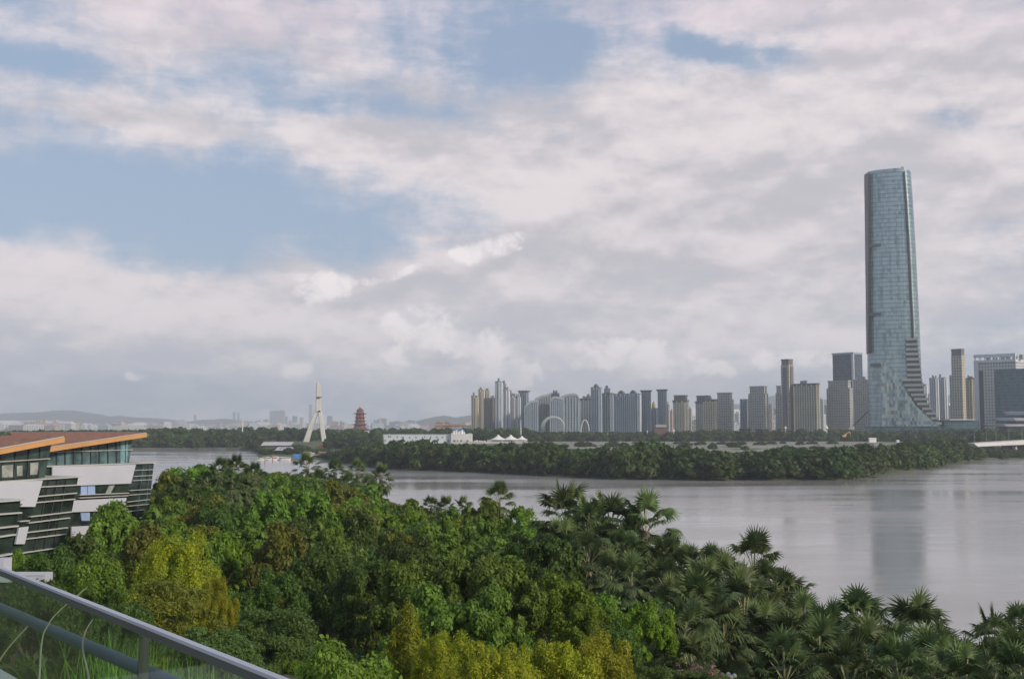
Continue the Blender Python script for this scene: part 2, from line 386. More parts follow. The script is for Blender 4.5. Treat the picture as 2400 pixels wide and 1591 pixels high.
#@@TREES
# ------------------------------------------------------------------ foliage generators
def crown_quads(seed, Rr=4.0, H=6.0, nclump=34, cr=1.0, leaf=.22, nleaf=14000, cz=.85, shape='dome', flat=0.0, aspect=.55, droop=0.0):
    rs = np.random.RandomState(seed); C = []
    tries = 0
    while len(C) < nclump and tries < 4000:
        tries += 1
        d = rs.normal(size=3); d /= np.linalg.norm(d)
        if d[2] < -.35: continue
        if shape == 'cone':
            h = rs.rand() ** .8; a = rs.rand() * 2 * math.pi; rr = (1 - h) ** .8 * Rr * .8 * (.6 + .4 * rs.rand())
            p = np.array([math.cos(a) * rr, math.sin(a) * rr, h * H * .88 + .05 * H])
        elif shape == 'layer':
            a = rs.rand() * 2 * math.pi; rr = Rr * .9 * math.sqrt(rs.rand())
            p = np.array([math.cos(a) * rr, math.sin(a) * rr, H * (.92 - .5 * (rr / Rr) ** 2 - .35 * (rs.rand() < .4) * rs.rand())])
        else:
            k = .62 + .38 * rs.rand() ** .6
            p = np.array([d[0] * Rr * k * .85, d[1] * Rr * k * .85, H * .38 + d[2] * H * .55 * k])
        if all(np.linalg.norm(p - q[:3]) > cr * .5 for q in C):
            C.append(np.append(p, cr * (.5 + .85 * rs.rand() ** 1.3)))
    C = np.array(C); N = nleaf
    i = rs.randint(0, len(C), N)
    d = rs.normal(size=(N, 3)); ctr = np.array([0, 0, H * .3]); out = C[i, :3] - ctr; out /= np.linalg.norm(out, axis=1)[:, None] + 1e-6
    d += out * .7 + np.array([0, 0, .45]); d /= np.linalg.norm(d, axis=1)[:, None]
    rad = C[i, 3] * (1 - .45 * rs.rand(N) ** 1.6) * (1 + .18 * rs.normal(size=N))
    P = C[i, :3] + d * rad[:, None] * np.array([1, 1, cz])
    if shape == 'cone':   # taper the sprays to upright tips
        k = np.clip((P[:, 2] - C[i, 2]) / (C[i, 3] * cz), 0, 1); P[:, :2] = C[i, :2] + (P[:, :2] - C[i, :2]) * (1 - .5 * k)[:, None]
    n = d * (1 - flat) + np.array([0, 0, 1]) * (flat + .25) + rs.normal(size=(N, 3)) * .45
    n /= np.linalg.norm(n, axis=1)[:, None]
    tdir = np.cross(n, rs.normal(size=(N, 3))); tdir[:, 2] -= droop; tdir -= n * (tdir * n).sum(1)[:, None]; tdir /= np.linalg.norm(tdir, axis=1)[:, None] + 1e-6
    bdir = np.cross(n, tdir); L = leaf * (.45 + 1.35 * rs.rand(N) ** 2)
    a = tdir * L[:, None]; bb = bdir * (L * aspect)[:, None]
    return np.stack([P - a, P + bb - a * .1, P + a, P - bb - a * .1], 1)
def trunk_mb(h, r, seed, Rr=3, H=5, limbs=6):
    rs = random.Random(seed); mb = MB()
    top = h + H * .5
    pts = [(rs.uniform(-.12, .12) * k, rs.uniform(-.12, .12) * k, top * k / 5 - .3 * (k == 0)) for k in range(6)]
    mb.tube(pts, [r * (1.25 - k * .2) for k in range(6)], 8)
    for i in range(limbs):
        a = rs.uniform(0, 6.28); z0 = h * rs.uniform(.65, 1.0); q = rs.uniform(.5, .8)
        mb.tube([(0, 0, z0), (math.cos(a) * Rr * q * .5, math.sin(a) * Rr * q * .5, z0 + H * .2), (math.cos(a) * Rr * q, math.sin(a) * Rr * q, z0 + H * .42)], [r * .5, r * .33, r * .12], 6)
    return mb

SP_ = {  # name: (leaf material, params)
    'dark':   (leafmat('dark_green_leaves', (.020, .036, .009), (.046, .076, .017)), dict(nclump=46, cr=.95, leaf=.2)),
    'mid':    (leafmat('mid_green_leaves', (.030, .052, .009), (.085, .125, .024)), dict(nclump=42, cr=.85, leaf=.27, droop=.3)),
    'bright': (leafmat('bright_green_leaves', (.038, .070, .011), (.10, .165, .026)), dict(nclump=40, cr=1.05, leaf=.2, cz=.8)),
    'gold':   (leafmat('golden_leaves', (.065, .085, .008), (.21, .205, .014)), dict(nclump=70, cr=.72, leaf=.13, cz=1.15, aspect=.4, nleaf=26000)),
    'goldcone': (leafmat('olive_gold_leaves', (.055, .078, .008), (.15, .16, .012)), dict(nclump=60, cr=.7, leaf=.13, cz=1.2, shape='cone', aspect=.4, nleaf=22000)),
    'rusty':  (leafmat('rust_olive_leaves', (.040, .050, .011), (.095, .095, .02)), dict(nclump=44, cr=.8, leaf=.18)),
    'layer':  (leafmat('grey_green_leaves', (.030, .055, .020), (.065, .10, .035)), dict(nclump=46, cr=.9, leaf=.16, cz=.38, shape='layer', flat=.6, aspect=.4, nleaf=16000)),
    'olivelayer': (leafmat('olive_leaves', (.05, .065, .012), (.12, .115, .02)), dict(nclump=46, cr=.85, leaf=.16, cz=.38, shape='layer', flat=.6, aspect=.4, nleaf=16000)),
    'lumpy':  (leafmat('fresh_green_leaves', (.034, .070, .013), (.090, .155, .03)), dict(nclump=34, cr=1.05, leaf=.2, cz=1.25)),
    'citrus': (leafmat('yellow_green_leaves', (.035, .06, .006), (.09, .13, .012)), dict(nclump=46, cr=.75, leaf=.2)),
}
CR = {}
for k, (mt, prm) in SP_.items():
    for v in range(2):
        q = dict(nleaf=17000); q.update(prm); q['nleaf'] = int(q['nleaf'] * 2.6); q['leaf'] *= .58
        CR[k, 'near', v] = quads_mesh('crown', crown_quads(11 + v * 7 + len(k), **q), mt)
        q2 = dict(q); q2['nleaf'] = 13000; q2['leaf'] = q['leaf'] * 1.75
        CR[k, 'mid', v] = quads_mesh('crown', crown_quads(31 + v * 7 + len(k), **q2), mt)
TR = [trunk_mb(5, .22, s).mesh('trunk', M['bark'], True) for s in range(3)]
def tree(u, v, D, wpx, sp, label, hfrac=None, name='broadleaf_tree', group=None, cat='tree', seed=None, top=None, x=None):
    """u, v: where the crown's top shows; D metres away; wpx crown width in the photo"""
    rs = random.Random(int(u * 7 + v * 13 + D * 3) if seed is None else seed)
    X = gx(u, D) if x is None else x; zt = at_y(u, v, D).z if top is None else top; g = hz(X, D)
    wd = wpx / F * D * (1.45 if sp == 'goldcone' else 1.0); tall = zt - g
    H = (hfrac or min(.8, max(.3, 1.05 * wd / tall))) * tall
    root = empty(name, (X, D, g), rs.uniform(0, 6.28), label, cat, group)
    c = bpy.data.objects.new('crown', CR[sp, 'near' if D < 95 else 'mid', rs.randint(0, 1)]); COL.objects.link(c); c.parent = root
    kk = {'layer': 1.0, 'olivelayer': 1.0}.get(sp, .97)
    c.location = (0, 0, tall - H); c.scale = (wd / 8.0, wd / 8.0, H / 6.0 * kk)
    tk = bpy.data.objects.new('trunk', rs.choice(TR)); COL.objects.link(tk); tk.parent = root
    s = wd / 8.0; tk.scale = (s, s, max(.2, (tall - H * .5)) / 7.5)
    return root

# hand-placed foreground trees: crown top (u, v), distance, crown width px, species, label
FT = [
    (430, 1252, 72, 235, 'gold', 'bright golden yellow tree standing alone among dark trees above the railing'),
    (515, 1352, 66, 110, 'gold', 'small golden lobe tree at the right foot of the bright golden tree'),
    (395, 1350, 62, 300, 'olivelayer', 'flat topped olive tree with layered sprays just below the golden tree'),
    (640, 1405, 52, 270, 'layer', 'grey green layered tree above the middle of the railing'),
    (500, 1450, 46, 260, 'layer', 'low dark grey green layered tree right behind the rail joint'),
    (235, 1308, 80, 190, 'bright', 'fresh green tree left of the golden tree'),
    (145, 1278, 90, 200, 'dark', 'dark shady tree between the glass block and the fresh green tree'),
    (50, 1290, 92, 90, 'bright', 'slender light green sapling against the nearest glass block'),
    (268, 1178, 128, 150, 'bright', 'open green treetop rising in front of the white facade panels'),
    (350, 1232, 108, 170, 'rusty', 'brown tinged tree right behind the golden tree top on the left'),
    (215, 1250, 104, 160, 'dark', 'dark green tree below the lower white facade panel'),
    (395, 1180, 135, 190, 'mid', 'spreading green tree beside the right end of the far glass block'),
    (470, 1088, 215, 200, 'bright', 'rounded green crown against the inlet water'),
    (395, 1105, 200, 110, 'rusty', 'brown edged tree just right of the terrace corner'),
    (480, 1135, 165, 190, 'bright', 'broad leafy crown below the rounded one by the inlet'),
    (545, 1195, 125, 150, 'dark', 'dark green tree left of the lumpy fresh green tree'),
    (625, 1152, 128, 140, 'lumpy', 'lumpy fresh green tree, left one of the adjoining pair'),
    (720, 1150, 132, 160, 'lumpy', 'lumpy fresh green tree, right one of the adjoining pair'),
    (665, 1228, 96, 150, 'rusty', 'rust coloured tree crown in the middle of the dark grove'),
    (650, 1112, 205, 90, 'bright', 'small bright green crown under the dark pointed trees'),
    (770, 1270, 82, 230, 'dark', 'large dark green tree right of the rust coloured crown'),
    (640, 1330, 74, 180, 'dark', 'very dark tree between the golden tree and the grove'),
    (860, 1300, 74, 200, 'dark', 'deep green tree left of the big leafed tree'),
    (960, 1300, 68, 170, 'mid', 'mid green big leafed tree, left crown of the central three'),
    (1085, 1296, 66, 210, 'mid', 'mid green big leafed tree, middle crown of the central three'),
    (1190, 1305, 64, 180, 'mid', 'mid green big leafed tree, right crown of the central three'),
    (1010, 1380, 56, 230, 'mid', 'leafy tree with drooping sprays below the central three'),
    (1150, 1385, 55, 200, 'mid', 'leafy tree right behind the golden bushes'),
    (1310, 1330, 66, 190, 'citrus', 'yellow green tree left of the palm grove'),
    (1370, 1400, 56, 170, 'citrus', 'low yellow green tree under the left palms'),
    (1510, 1398, 60, 150, 'citrus', 'small dense yellow green tree enclosed by palms'),
    (1440, 1450, 52, 150, 'dark', 'dark tree directly above the right golden bush'),
    (957, 1425, 46, 190, 'goldcone', 'pointed olive gold conifer shaped tree at bottom centre'),
    (1050, 1480, 43, 200, 'gold', 'olive gold tree right of the pointed one'),
    (820, 1515, 38, 330, 'bright', 'bright green flat tree at the bottom edge right of the rail'),
    (700, 1530, 44, 170, 'citrus', 'yellow green shrub tree at the rail end'),
    (1150, 1488, 40, 250, 'gold', 'golden bush at the bottom edge, left one of the three'),
    (1285, 1486, 41, 260, 'gold', 'golden bush at the bottom edge, middle one of the three'),
    (1405, 1484, 43, 250, 'gold', 'golden bush at the bottom edge, right one of the three'),
    (1520, 1540, 40, 140, 'layer', 'grey green shrub right of the golden bushes'),
    (1130, 1165, 150, 130, 'mid', 'green tree under the lone palm on the water edge'),
    (1215, 1185, 140, 130, 'bright', 'light green tree right of the lone palm on the water edge'),
    (1180, 1235, 112, 210, 'mid', 'wide green tree left of the tall palm group'),
    (1030, 1215, 130, 170, 'rusty', 'rust tinged low crown near the open water'),
    (840, 1190, 128, 150, 'rusty', 'rust tinged crown right of the lumpy green pair'),
    (950, 1215, 120, 150, 'rusty', 'brownish orange crown in the centre of the grove'),
    (850, 1130, 190, 150, 'mid', 'green tree under the waterside palms'),
    (760, 1125, 200, 110, 'mid', 'green crown behind the lumpy pair'),
    (955, 1160, 170, 110, 'mid', 'green crown right of the waterside palms'),
    (900, 1185, 140, 170, 'citrus', 'olive green tree below the waterside palms'),
    (1060, 1180, 165, 90, 'mid', 'small shrubby tree on the bank by the open water'),
    (770, 1215, 108, 130, 'mid', 'green tree in the grove between the two rust crowns'),
    (985, 1255, 92, 200, 'dark', 'dark green tree behind the central three'),
    (1290, 1250, 98, 150, 'dark', 'dark tree at the foot of the tall palm group'),
    (90, 1345, 70, 200, 'dark', 'dark tree just above the left end of the rail'),
    (300, 1400, 58, 190, 'dark', 'dark tree right above the railing near the pale branch'),
]
placed = []
for (u, v, D, wp, sp, lab) in FT:
    tree(u, v, D, wp, sp, lab, cat='shrub' if ('bush' in lab or 'shrub ' in lab) else 'tree', name='garden_bush' if ('bush' in lab) else 'broadleaf_tree')
    placed.append((gx(u, D), D, wp / F * D / 2))

#@@PALMS
LM = [(430, 1330, 'the golden tree'), (660, 1280, 'the rust coloured crown'), (680, 1200, 'the lumpy green pair'), (1085, 1350, 'the central big leafed trees'), (957, 1470, 'the pointed olive gold tree'), (820, 1550, 'the bright green tree at the bottom edge'),
      (1765, 1330, 'the tall lone palm'), (1430, 1240, 'the upper palm group'), (2150, 1478, 'the rounded palm at the tower reflection'), (1720, 1560, 'the small lawn'), (2385, 1500, 'the right edge palms'), (550, 1120, 'the hazy palm cluster'), (800, 1110, 'the waterside four palms'), (1168, 1180, 'the lone waterside palm'), (270, 1200, 'the treetop before the facade'), (60, 1310, 'the slender sapling')]
def where(u, v):
    a, b, n = min(LM, key=lambda q: (q[0] - u) ** 2 + 2 * (q[1] - v) ** 2); dx_, dy_ = u - a, v - b; r_ = math.hypot(dx_, dy_); far_ = 'just ' if r_ < 60 else ''
    h_ = 'right' if dx_ > 0 else 'left'; v_ = 'below' if dy_ > 0 else 'above'
    d_ = (v_ + ' and ' + h_ + ' of') if min(abs(dx_), abs(dy_)) > .4 * max(abs(dx_), abs(dy_)) else ((h_ + ' of') if abs(dx_) > abs(dy_) else v_)
    return far_ + d_ + ' ' + n
# ------------------------------------------------------------------ fan palms
def palm_quads(seed, nleaf=44, skirt=10, Lb=1.0, pet=1.22, nseg=24):
    rs = random.Random(seed); Q = []; Qd = []; Qp = []
    for i in range(nleaf + skirt):
        dead = i >= nleaf
        e = (R(84) - R(152) * ((i + .5) / nleaf) ** .9 + rs.uniform(-.12, .12)) if not dead else R(rs.uniform(-82, -62))
        a = i * 2.39996 + rs.uniform(-.3, .3)
        h = Vector((math.cos(a), math.sin(a), 0)); d = (h * math.cos(e) + Vector((0, 0, 1)) * math.sin(e)).normalized()
        pl = pet * rs.uniform(.8, 1.15) * (.7 if dead else 1)
        p0 = h * .12 + Vector((0, 0, .0 - .35 * (i / nleaf))); p1 = p0 + d * pl * .55; d2 = (d + Vector((0, 0, -.22))).normalized(); p2 = p1 + d2 * pl * .5
        s = Vector((-math.sin(a), math.cos(a), 0)); s = (s + Vector((rs.uniform(-.3, .3), rs.uniform(-.3, .3), rs.uniform(-.3, .3)))).normalized()
        for (A_, B_) in ((p0, p1), (p1, p2)):
            w_ = .034; (Qd if dead else Qp).append((A_ - s * w_, A_ + s * w_, B_ + s * w_, B_ - s * w_))
        up = d2.cross(s).normalized()
        if up.z < 0: up = -up
        L0 = Lb * rs.uniform(.8, 1.15) * (.8 if dead else 1)
        for k in range(nseg):
            th = (k / (nseg - 1) - .5) * R(215); c, n_ = math.cos(th), math.sin(th)
            sd_ = (d2 * c + s * n_).normalized(); L = L0 * (.62 + .38 * math.cos(th * .8)) * rs.uniform(.9, 1.08)
            wv = (s * c - d2 * n_).normalized() * (.062 * L0)
            fold = up * (.035 * (1 if k % 2 else -1))
            m1 = p2 + sd_ * L * .55 + up * .06 - Vector((0, 0, .05 * L)); m2 = m1 + (sd_ * .62 + Vector((0, 0, -.32 - (.5 if dead else rs.uniform(0, .5) * (1.3 - e))))).normalized() * L * .5
            T = Qd if dead else Q
            T.append((p2 - wv * .25, p2 + wv * .25 + fold, m1 + wv + fold, m1 - wv))
            T.append((m1 - wv, m1 + wv + fold, m2 + wv * .12, m2 - wv * .12))
    return Q, Qp, Qd
M['palm'] = leafmat('palm_leaves', (.034, .050, .026), (.090, .122, .062), gain=1.5, transl=.3)
M['petiole'] = plain('palm_stalks', (.24, .24, .12), .6, var=.2, scale=4)
M['deadpalm'] = plain('dry_palm_leaves', (.13, .10, .055), .9, var=.35, scale=3)
PALM = []
for s in range(4):
    Q, Qp, Qd = palm_quads(100 + s, nleaf=[38, 34, 42, 30][s])
    arr = lambda q: np.array([[tuple(p) for p in f] for f in q])
    PALM.append((quads_mesh('fronds', arr(Q), M['palm']), quads_mesh('leaf_stalks', arr(Qp), M['petiole']), quads_mesh('dry_skirt', arr(Qd), M['deadpalm'])))
def palm_trunk():
    mb = MB(); mb.tube([(0, 0, -1.0), (0, 0, -.8), (.02, 0, -.5), (0, .01, 0)], [.17, .16, .17, .2], 10); return mb.mesh('trunk', M['palm_bark'], True)
PT = palm_trunk()
def palm(u, v, D, wpx, label, group=None):
    rs = random.Random(int(u * 3 + v * 5)); c = at_y(u, v, D); g = hz(c.x, D); s = wpx / F * D / 3.9; h = c.z - g
    root = empty('fan_palm', (c.x, D, g), rs.uniform(0, 6.28), label, 'palm tree', group)
    me = rs.choice(PALM)
    for nm, q in zip(('fronds', 'leaf_stalks', 'dry_skirt'), me):
        o = bpy.data.objects.new(nm, q); COL.objects.link(o); o.parent = root; o.location = (0, 0, h); o.scale = (s, s, s * 1.15); o.rotation_euler = (rs.uniform(-.1, .1), rs.uniform(-.1, .1), 0)
    o = bpy.data.objects.new('trunk', PT); COL.objects.link(o); o.parent = root; o.location = (0, 0, h); o.scale = (1.3 * s, 1.3 * s, h + .2)
    placed.append((c.x, D, 2.2 * s))
PLIST = [
    (1765, 1330, 98, 145, 'tall lone palm standing clear against the water left of the tower reflection'),
    (1512, 1245, 112, 160, 'tall palm at the right end of the upper palm group by the water'),
    (1432, 1238, 116, 150, 'tall palm in the middle of the upper palm group'),
    (1325, 1222, 118, 160, 'tall palm at the left end of the upper palm group'),
    (1378, 1248, 112, 145, 'palm between the left and middle ones of the upper group'),
    (1168, 1178, 152, 85, 'lone palm rising above the round green tree at the water edge'),
    (2150, 1478, 80, 185, 'palm with a rounded head in front of the tower reflection end'),
    (2008, 1455, 84, 170, 'palm left of the tower reflection end, spiky against the water'),
    (2330, 1490, 86, 150, 'palm near the right edge standing against the water'),
    (2392, 1478, 82, 140, 'palm cut by the right edge of the picture'),
    (1885, 1455, 84, 150, 'palm on the slope right of the tall lone palm'),
    (1745, 1440, 76, 185, 'palm with a dark open heart above the small lawn'),
    (1640, 1455, 70, 200, 'large palm with pale drooping leaves left of the small lawn'),
    (720, 1098, 285, 66, 'far palm in front of the marina, left of the waterside four'),
    (785, 1108, 275, 56, 'second palm from the left of the waterside four'),
    (838, 1112, 268, 62, 'third palm from the left of the waterside four'),
    (893, 1122, 250, 60, 'rightmost of the waterside four palms'),
]
for p in PLIST: palm(p[0], p[1] + (22 if p[0] > 1850 else 0), *p[2:])
G1 = 'palms massed on the lake bank'
for (u, v, D, wp) in [(1570, 1300, 112, 90), (1355, 1290, 114, 130), (1475, 1285, 115, 130), (1410, 1295, 113, 130), (1615, 1345, 104, 120), (1560, 1330, 106, 120), (1470, 1315, 106, 130), (1380, 1320, 104, 125), (1320, 1290, 108, 125), (1675, 1340, 102, 105),
                      (1700, 1372, 96, 130), (1650, 1390, 92, 140), (1565, 1390, 92, 140), (1480, 1375, 92, 130), (1430, 1360, 98, 120), (1800, 1390, 92, 130), (1845, 1420, 88, 140),
                      (1810, 1445, 84, 150), (1945, 1505, 78, 150), (2080, 1545, 72, 160), (2205, 1560, 74, 150), (2240, 1590, 70, 160), (2300, 1580, 72, 150),
                      (2385, 1570, 70, 170), (2325, 1600, 66, 170), (2180, 1585, 64, 190), (2030, 1555, 68, 180), (1930, 1560, 64, 180), (1855, 1520, 72, 160), (1840, 1590, 60, 190), (1790, 1500, 74, 150), (1700, 1500, 70, 150),
                      (1600, 1500, 64, 170), (1580, 1440, 76, 150), (1620, 1560, 60, 130), (2110, 1600, 60, 190), (1990, 1610, 60, 190), (2260, 1620, 60, 190), (2400, 1610, 60, 190), (2440, 1530, 78, 150)]:
    palm(u, v, D, wp, 'bank palm ' + where(u, v), G1)
G2 = 'small hazy palms on the inlet side'
for (u, v, D, wp) in [(555, 1112, 178, 80), (515, 1118, 175, 78), (598, 1128, 170, 76), (490, 1140, 165, 70), (575, 1150, 160, 76), (545, 1145, 158, 80)]:
    palm(u, v, D, wp, 'grey green palm in the cluster beside the round tree by the inlet', G2)
for (u, v, D, wp) in [(1010, 1190, 185, 50), (1045, 1195, 180, 55), (1085, 1195, 175, 55), (750, 1130, 262, 50), (860, 1150, 240, 60), (815, 1140, 245, 56)]:
    palm(u, v, D, wp, 'low small palm at the water edge between the two palm groups', 'low palms on the near bank')

#@@FILL
# ------------------------------------------------------------------ filling trees of the near park
ENV = [(-600, 1300), (0, 1300), (100, 1275), (180, 1225), (335, 1215), (350, 1125), (420, 1100), (500, 1090), (600, 1100), (660, 1092), (900, 1130), (935, 1165), (1100, 1195), (1160, 1175), (1230, 1200), (1260, 1240), (1340, 1215),
       (1520, 1240), (1570, 1310), (1690, 1350), (1800, 1380), (1850, 1420), (2000, 1470), (2230, 1520), (2300, 1510), (2400, 1490), (3000, 1480)]
ex, ey = zip(*ENV)
rs = random.Random(5); fills = []
for k in range(6000):
    D = math.sqrt(rs.uniform(30 ** 2, 330 ** 2)); u = rs.uniform(-250, 2600); X = gx(u, D)
    if math.hypot(X + 60, D - 140) < 0: continue
    # keep clear of the office blocks and the small lawn
    if u < 345 and 84 < D < 250: continue
    if 1670 < u < 1790 and D > 45: continue
    if X * X + D * D < 28 ** 2: continue
    wd = rs.uniform(5.0, 7.5) * (1.0 if D < 150 else 1.3)
    if any((X - a) ** 2 + (D - b) ** 2 < ((wd * .5 + r * .75) * .75) ** 2 for a, b, r in placed): continue
    fills.append((u, D, X, wd)); placed.append((X, D, wd / 2))
P = np.array([(f[2], f[1]) for f in fills]); sg = signed(P)
kinds = ['dark', 'dark', 'mid', 'mid', 'citrus', 'rusty', 'bright', 'layer', 'olivelayer']
DESC = {'dark': 'dark green understorey tree filling the park grove', 'mid': 'mid green understorey tree filling the park grove', 'citrus': 'yellow green understorey tree filling the park grove', 'rusty': 'rust tinged understorey tree filling the park grove',
        'bright': 'light green understorey tree filling the park grove', 'layer': 'grey green layered understorey tree in the park grove', 'olivelayer': 'olive layered understorey tree in the park grove'}
cnt = 0
for (u, D, X, wd), s_ in zip(fills, sg):
    if s_ < 3: continue
    wp = wd / D * F; e = max(np.interp([u - wp * .45, u, u + wp * .45], ex, ey)) + (8 if D > 100 else 30)
    zmax = EYE - (e - HOR) * D / F; base = rs.uniform(9.0, 11.0) if D < 95 else rs.uniform(11, 14)
    zt = min(zmax, base)
    if zt < 5.5 or cnt > 280: continue
    sp = rs.choice(kinds); cnt += 1
    tree(u, 0, D, wp, sp, DESC[sp].split(' understorey')[0] + ' understorey tree ' + where(u, HOR + (EYE - zt) * F / D), top=zt, x=X, group='understorey trees of the park', seed=cnt)
print('fill trees', cnt)

# ------------------------------------------------------------------ far trees (single meshes)
FARM = [leafmat('shore_tree_leaves', (.020, .036, .012), (.060, .088, .026), gain=1.8), leafmat('shore_tree_leaves_deep', (.014, .028, .010), (.042, .066, .020), gain=1.8)]
FT_ = []
for i in range(6):
    q = crown_quads(60 + i, Rr=4.0, H=6.6, nclump=30, cr=1.25, leaf=.5, nleaf=1900, cz=.8)
    q2 = crown_quads(70 + i, Rr=4.0, H=3.4, nclump=16, cr=1.3, leaf=.5, nleaf=700, cz=.9)
    FT_.append(quads_mesh('shore_tree', np.concatenate([q, q2]), FARM[i % 2]))
def scatter(region, n, spacing, hrange, wrange, label, group, name, seed, vmin=None, squash=1.0):
    rs = random.Random(seed); pts = []; c = 0
    cand = [(u, D) for u, D in region(rs)]
    P = np.array([(gx(u, D), D) for u, D in cand]); sg = signed(P); HZ = hfun(P)
    for (u, D), (X, Y), s_, g in zip(cand, P, sg, HZ):
        if s_ < 2.5: continue
        if any((X - a) ** 2 + ((Y - b) * squash) ** 2 < spacing ** 2 for a, b in pts): continue
        h = rs.uniform(*hrange); wd = rs.uniform(*wrange)
        if vmin:
            h = min(h, EYE - (vmin(u) - HOR) * D / F - g)
        if h < 2.5: continue
        pts.append((X, Y)); c += 1
        o = bpy.data.objects.new(name, rs.choice(FT_)); COL.objects.link(o); o.location = (X, Y, g - .3)
        o.rotation_euler = (0, 0, rs.uniform(0, 6.28)); o.scale = (wd / 8, wd / 8, h / 6.6); props(o, label, 'tree', group)
        if c >= n: break
    print(name, c); return c
def vfront(u): return np.interp(u, [740, 800, 880, 950, 1010, 1060, 1150, 1220, 1300, 1340, 1480, 1530, 1580, 1700, 1760, 1850, 1900, 2000, 2060, 2150, 2220, 2270, 2310, 2400], [1068, 1052, 1040, 1030, 1032, 1040, 1044, 1034, 1038, 1054, 1044, 1030, 1044, 1060, 1060, 1048, 1054, 1046, 1040, 1032, 1030, 1042, 1058, 1070])
def reg_front(rs):
    out = []
    for k in range(9000):
        u = rs.uniform(735, 2285); D = rs.uniform(470, 860)
        out.append((u, D))
    return sorted(out, key=lambda q: q[1])
scatter(lambda r: [q for q in reg_front(r) if q[1] < 22 * F / (np.interp(q[0], [765, 919, 1080, 1310, 1437, 1980, 2020, 2160, 2225, 2290], [1078, 1099, 1105, 1117, 1124, 1125, 1119, 1100, 1086, 1078]) - 1000) + 95],
        290, 8.5, (9, 14), (10, 16), 'bushy dark green tree crowded along the bank of the low island across the water', 'trees along the island bank', 'shore_tree', 3, vfront)
def vback(u): return np.interp(u, [330, 600, 740, 900, 1000, 1105, 1250, 1330, 1450, 1550, 1700, 1800, 1950, 2100, 2250, 2400], [1006, 1003, 1008, 1004, 1002, 1008, 1010, 1012, 1012, 1012, 1006, 1006, 1007, 1010, 1006, 1002])
def reg_back(rs):
    return [(rs.uniform(1230, 2500), rs.uniform(1225, 1330)) for k in range(6000)]
def keep(q):
    u, D = q
    if 1258 < u < 1284 and D < 1260: return False
    return True
scatter(lambda r: [q for q in reg_back(r) if keep(q)], 240, 15, (10, 17), (14, 22), 'green tree in the wooded belt in front of the towers', 'trees of the belt in front of the towers', 'park_tree', 4, vback)
scatter(lambda r: [(r.uniform(1240, 2250), r.uniform(800, 1225)) for k in range(900)], 60, 11, (2.6, 5), (5, 12), 'low round bush on the gravel field', 'bushes on the gravel field', 'field_bush', 14, lambda u: 1033)
def reg_left(rs):
    return [(rs.uniform(-60, 1240), rs.uniform(1035, 1500)) for k in range(9000)]
def keep2(q):
    u, D = q
    if 605 < u < 790 and D < 1262: return False
    if 885 < u < 1120 and D < 1185: return False
    if u > 1120 and D < 1190: return False
    return True
def vleft(u):
    return np.interp(u, [-60, 300, 420, 500, 560, 600, 650, 700, 800, 900, 1240], [1010, 1008, 1001, 1006, 1004, 998, 1001, 1004, 1006, 1004, 1004])
scatter(lambda r: [q for q in reg_left(r) if keep2(q)], 280, 17, (11, 18), (15, 24), 'green tree in the wood beyond the inlet wall', 'trees of the wood beyond the inlet', 'woodland_tree', 6, vleft)
scatter(lambda r: [(r.uniform(2200, 2500), r.uniform(915, 1120)) for k in range(800)], 60, 14, (8, 16), (12, 20), 'dark green tree beside the low white bridge', 'trees behind the bridge', 'bridge_side_tree', 8, lambda u: np.interp(u, [2200, 2260, 2300, 2400], [1022, 1024, 1012, 1010]))
scatter(lambda r: [(r.uniform(2275, 2520), r.uniform(775, 870)) for k in range(500)], 60, 7, (3, 5.5), (7, 12), 'dark bush on the low bank below the white bridge', 'bushes below the bridge', 'bank_bush', 18, None)
scatter(lambda r: [(r.uniform(590, 760), r.uniform(860, 1180)) for k in range(500)], 26, 13, (5, 9), (10, 15), 'low green tree behind the marina sheds', 'low trees behind the marina', 'marina_tree', 9, lambda u: np.interp(u, [600, 680, 700, 730, 760], [1050, 1048, 1040, 1052, 1050]))

#@@NEXT
HAZE = 1.2e-4

# ------------------------------------------------------------------ office blocks on the left
M['cladding'] = plain('white_metal_cladding', (.45, .46, .52), .45, var=.03, scale=.3)
M['trim'] = plain('pale_trim', (.42, .42, .40), .5, var=.06)
M['roof_brown'] = plain('red_brown_roof', (.30, .165, .125), 1.0, var=.25, scale=1.2, spec=.0)
M['fascia'] = plain('ochre_fascia', (.50, .26, .095), .55, var=.08, scale=.4)
M['frame_dark'] = plain('dark_frame', (.03, .035, .035), .4)
def glassmat(name, c, rough=.06, var=.5, mul=1.0, metal=.0, scale=.35):
    m, t, b = newmat(name); co = t.new('ShaderNodeTexCoord').outputs['Object']
    n = t.noise(co, scale, 3, .6)
    t.put(b.inputs['Base Color'], t.mix(t.sstep(n, .35, .65), tuple(x * (1 - var) for x in c), tuple(min(1, x * (1 + var)) for x in c)))
    b.inputs['Roughness'].default_value = rough; b.inputs['IOR'].default_value = 1.5; b.inputs['Metallic'].default_value = metal
    return m
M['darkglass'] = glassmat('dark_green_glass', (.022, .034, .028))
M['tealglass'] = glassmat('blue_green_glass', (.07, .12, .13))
M['skyglass'] = glassmat('pale_blue_window_glass', (.28, .38, .60), .2, .1)
M['interior'] = plain('pale_blinds', (.25, .27, .25), .8, var=.3)
BD = Vector((.487, 1, 0)).normalized(); BN = Vector((BD.y, -BD.x, 0))      # along the front, out of the front
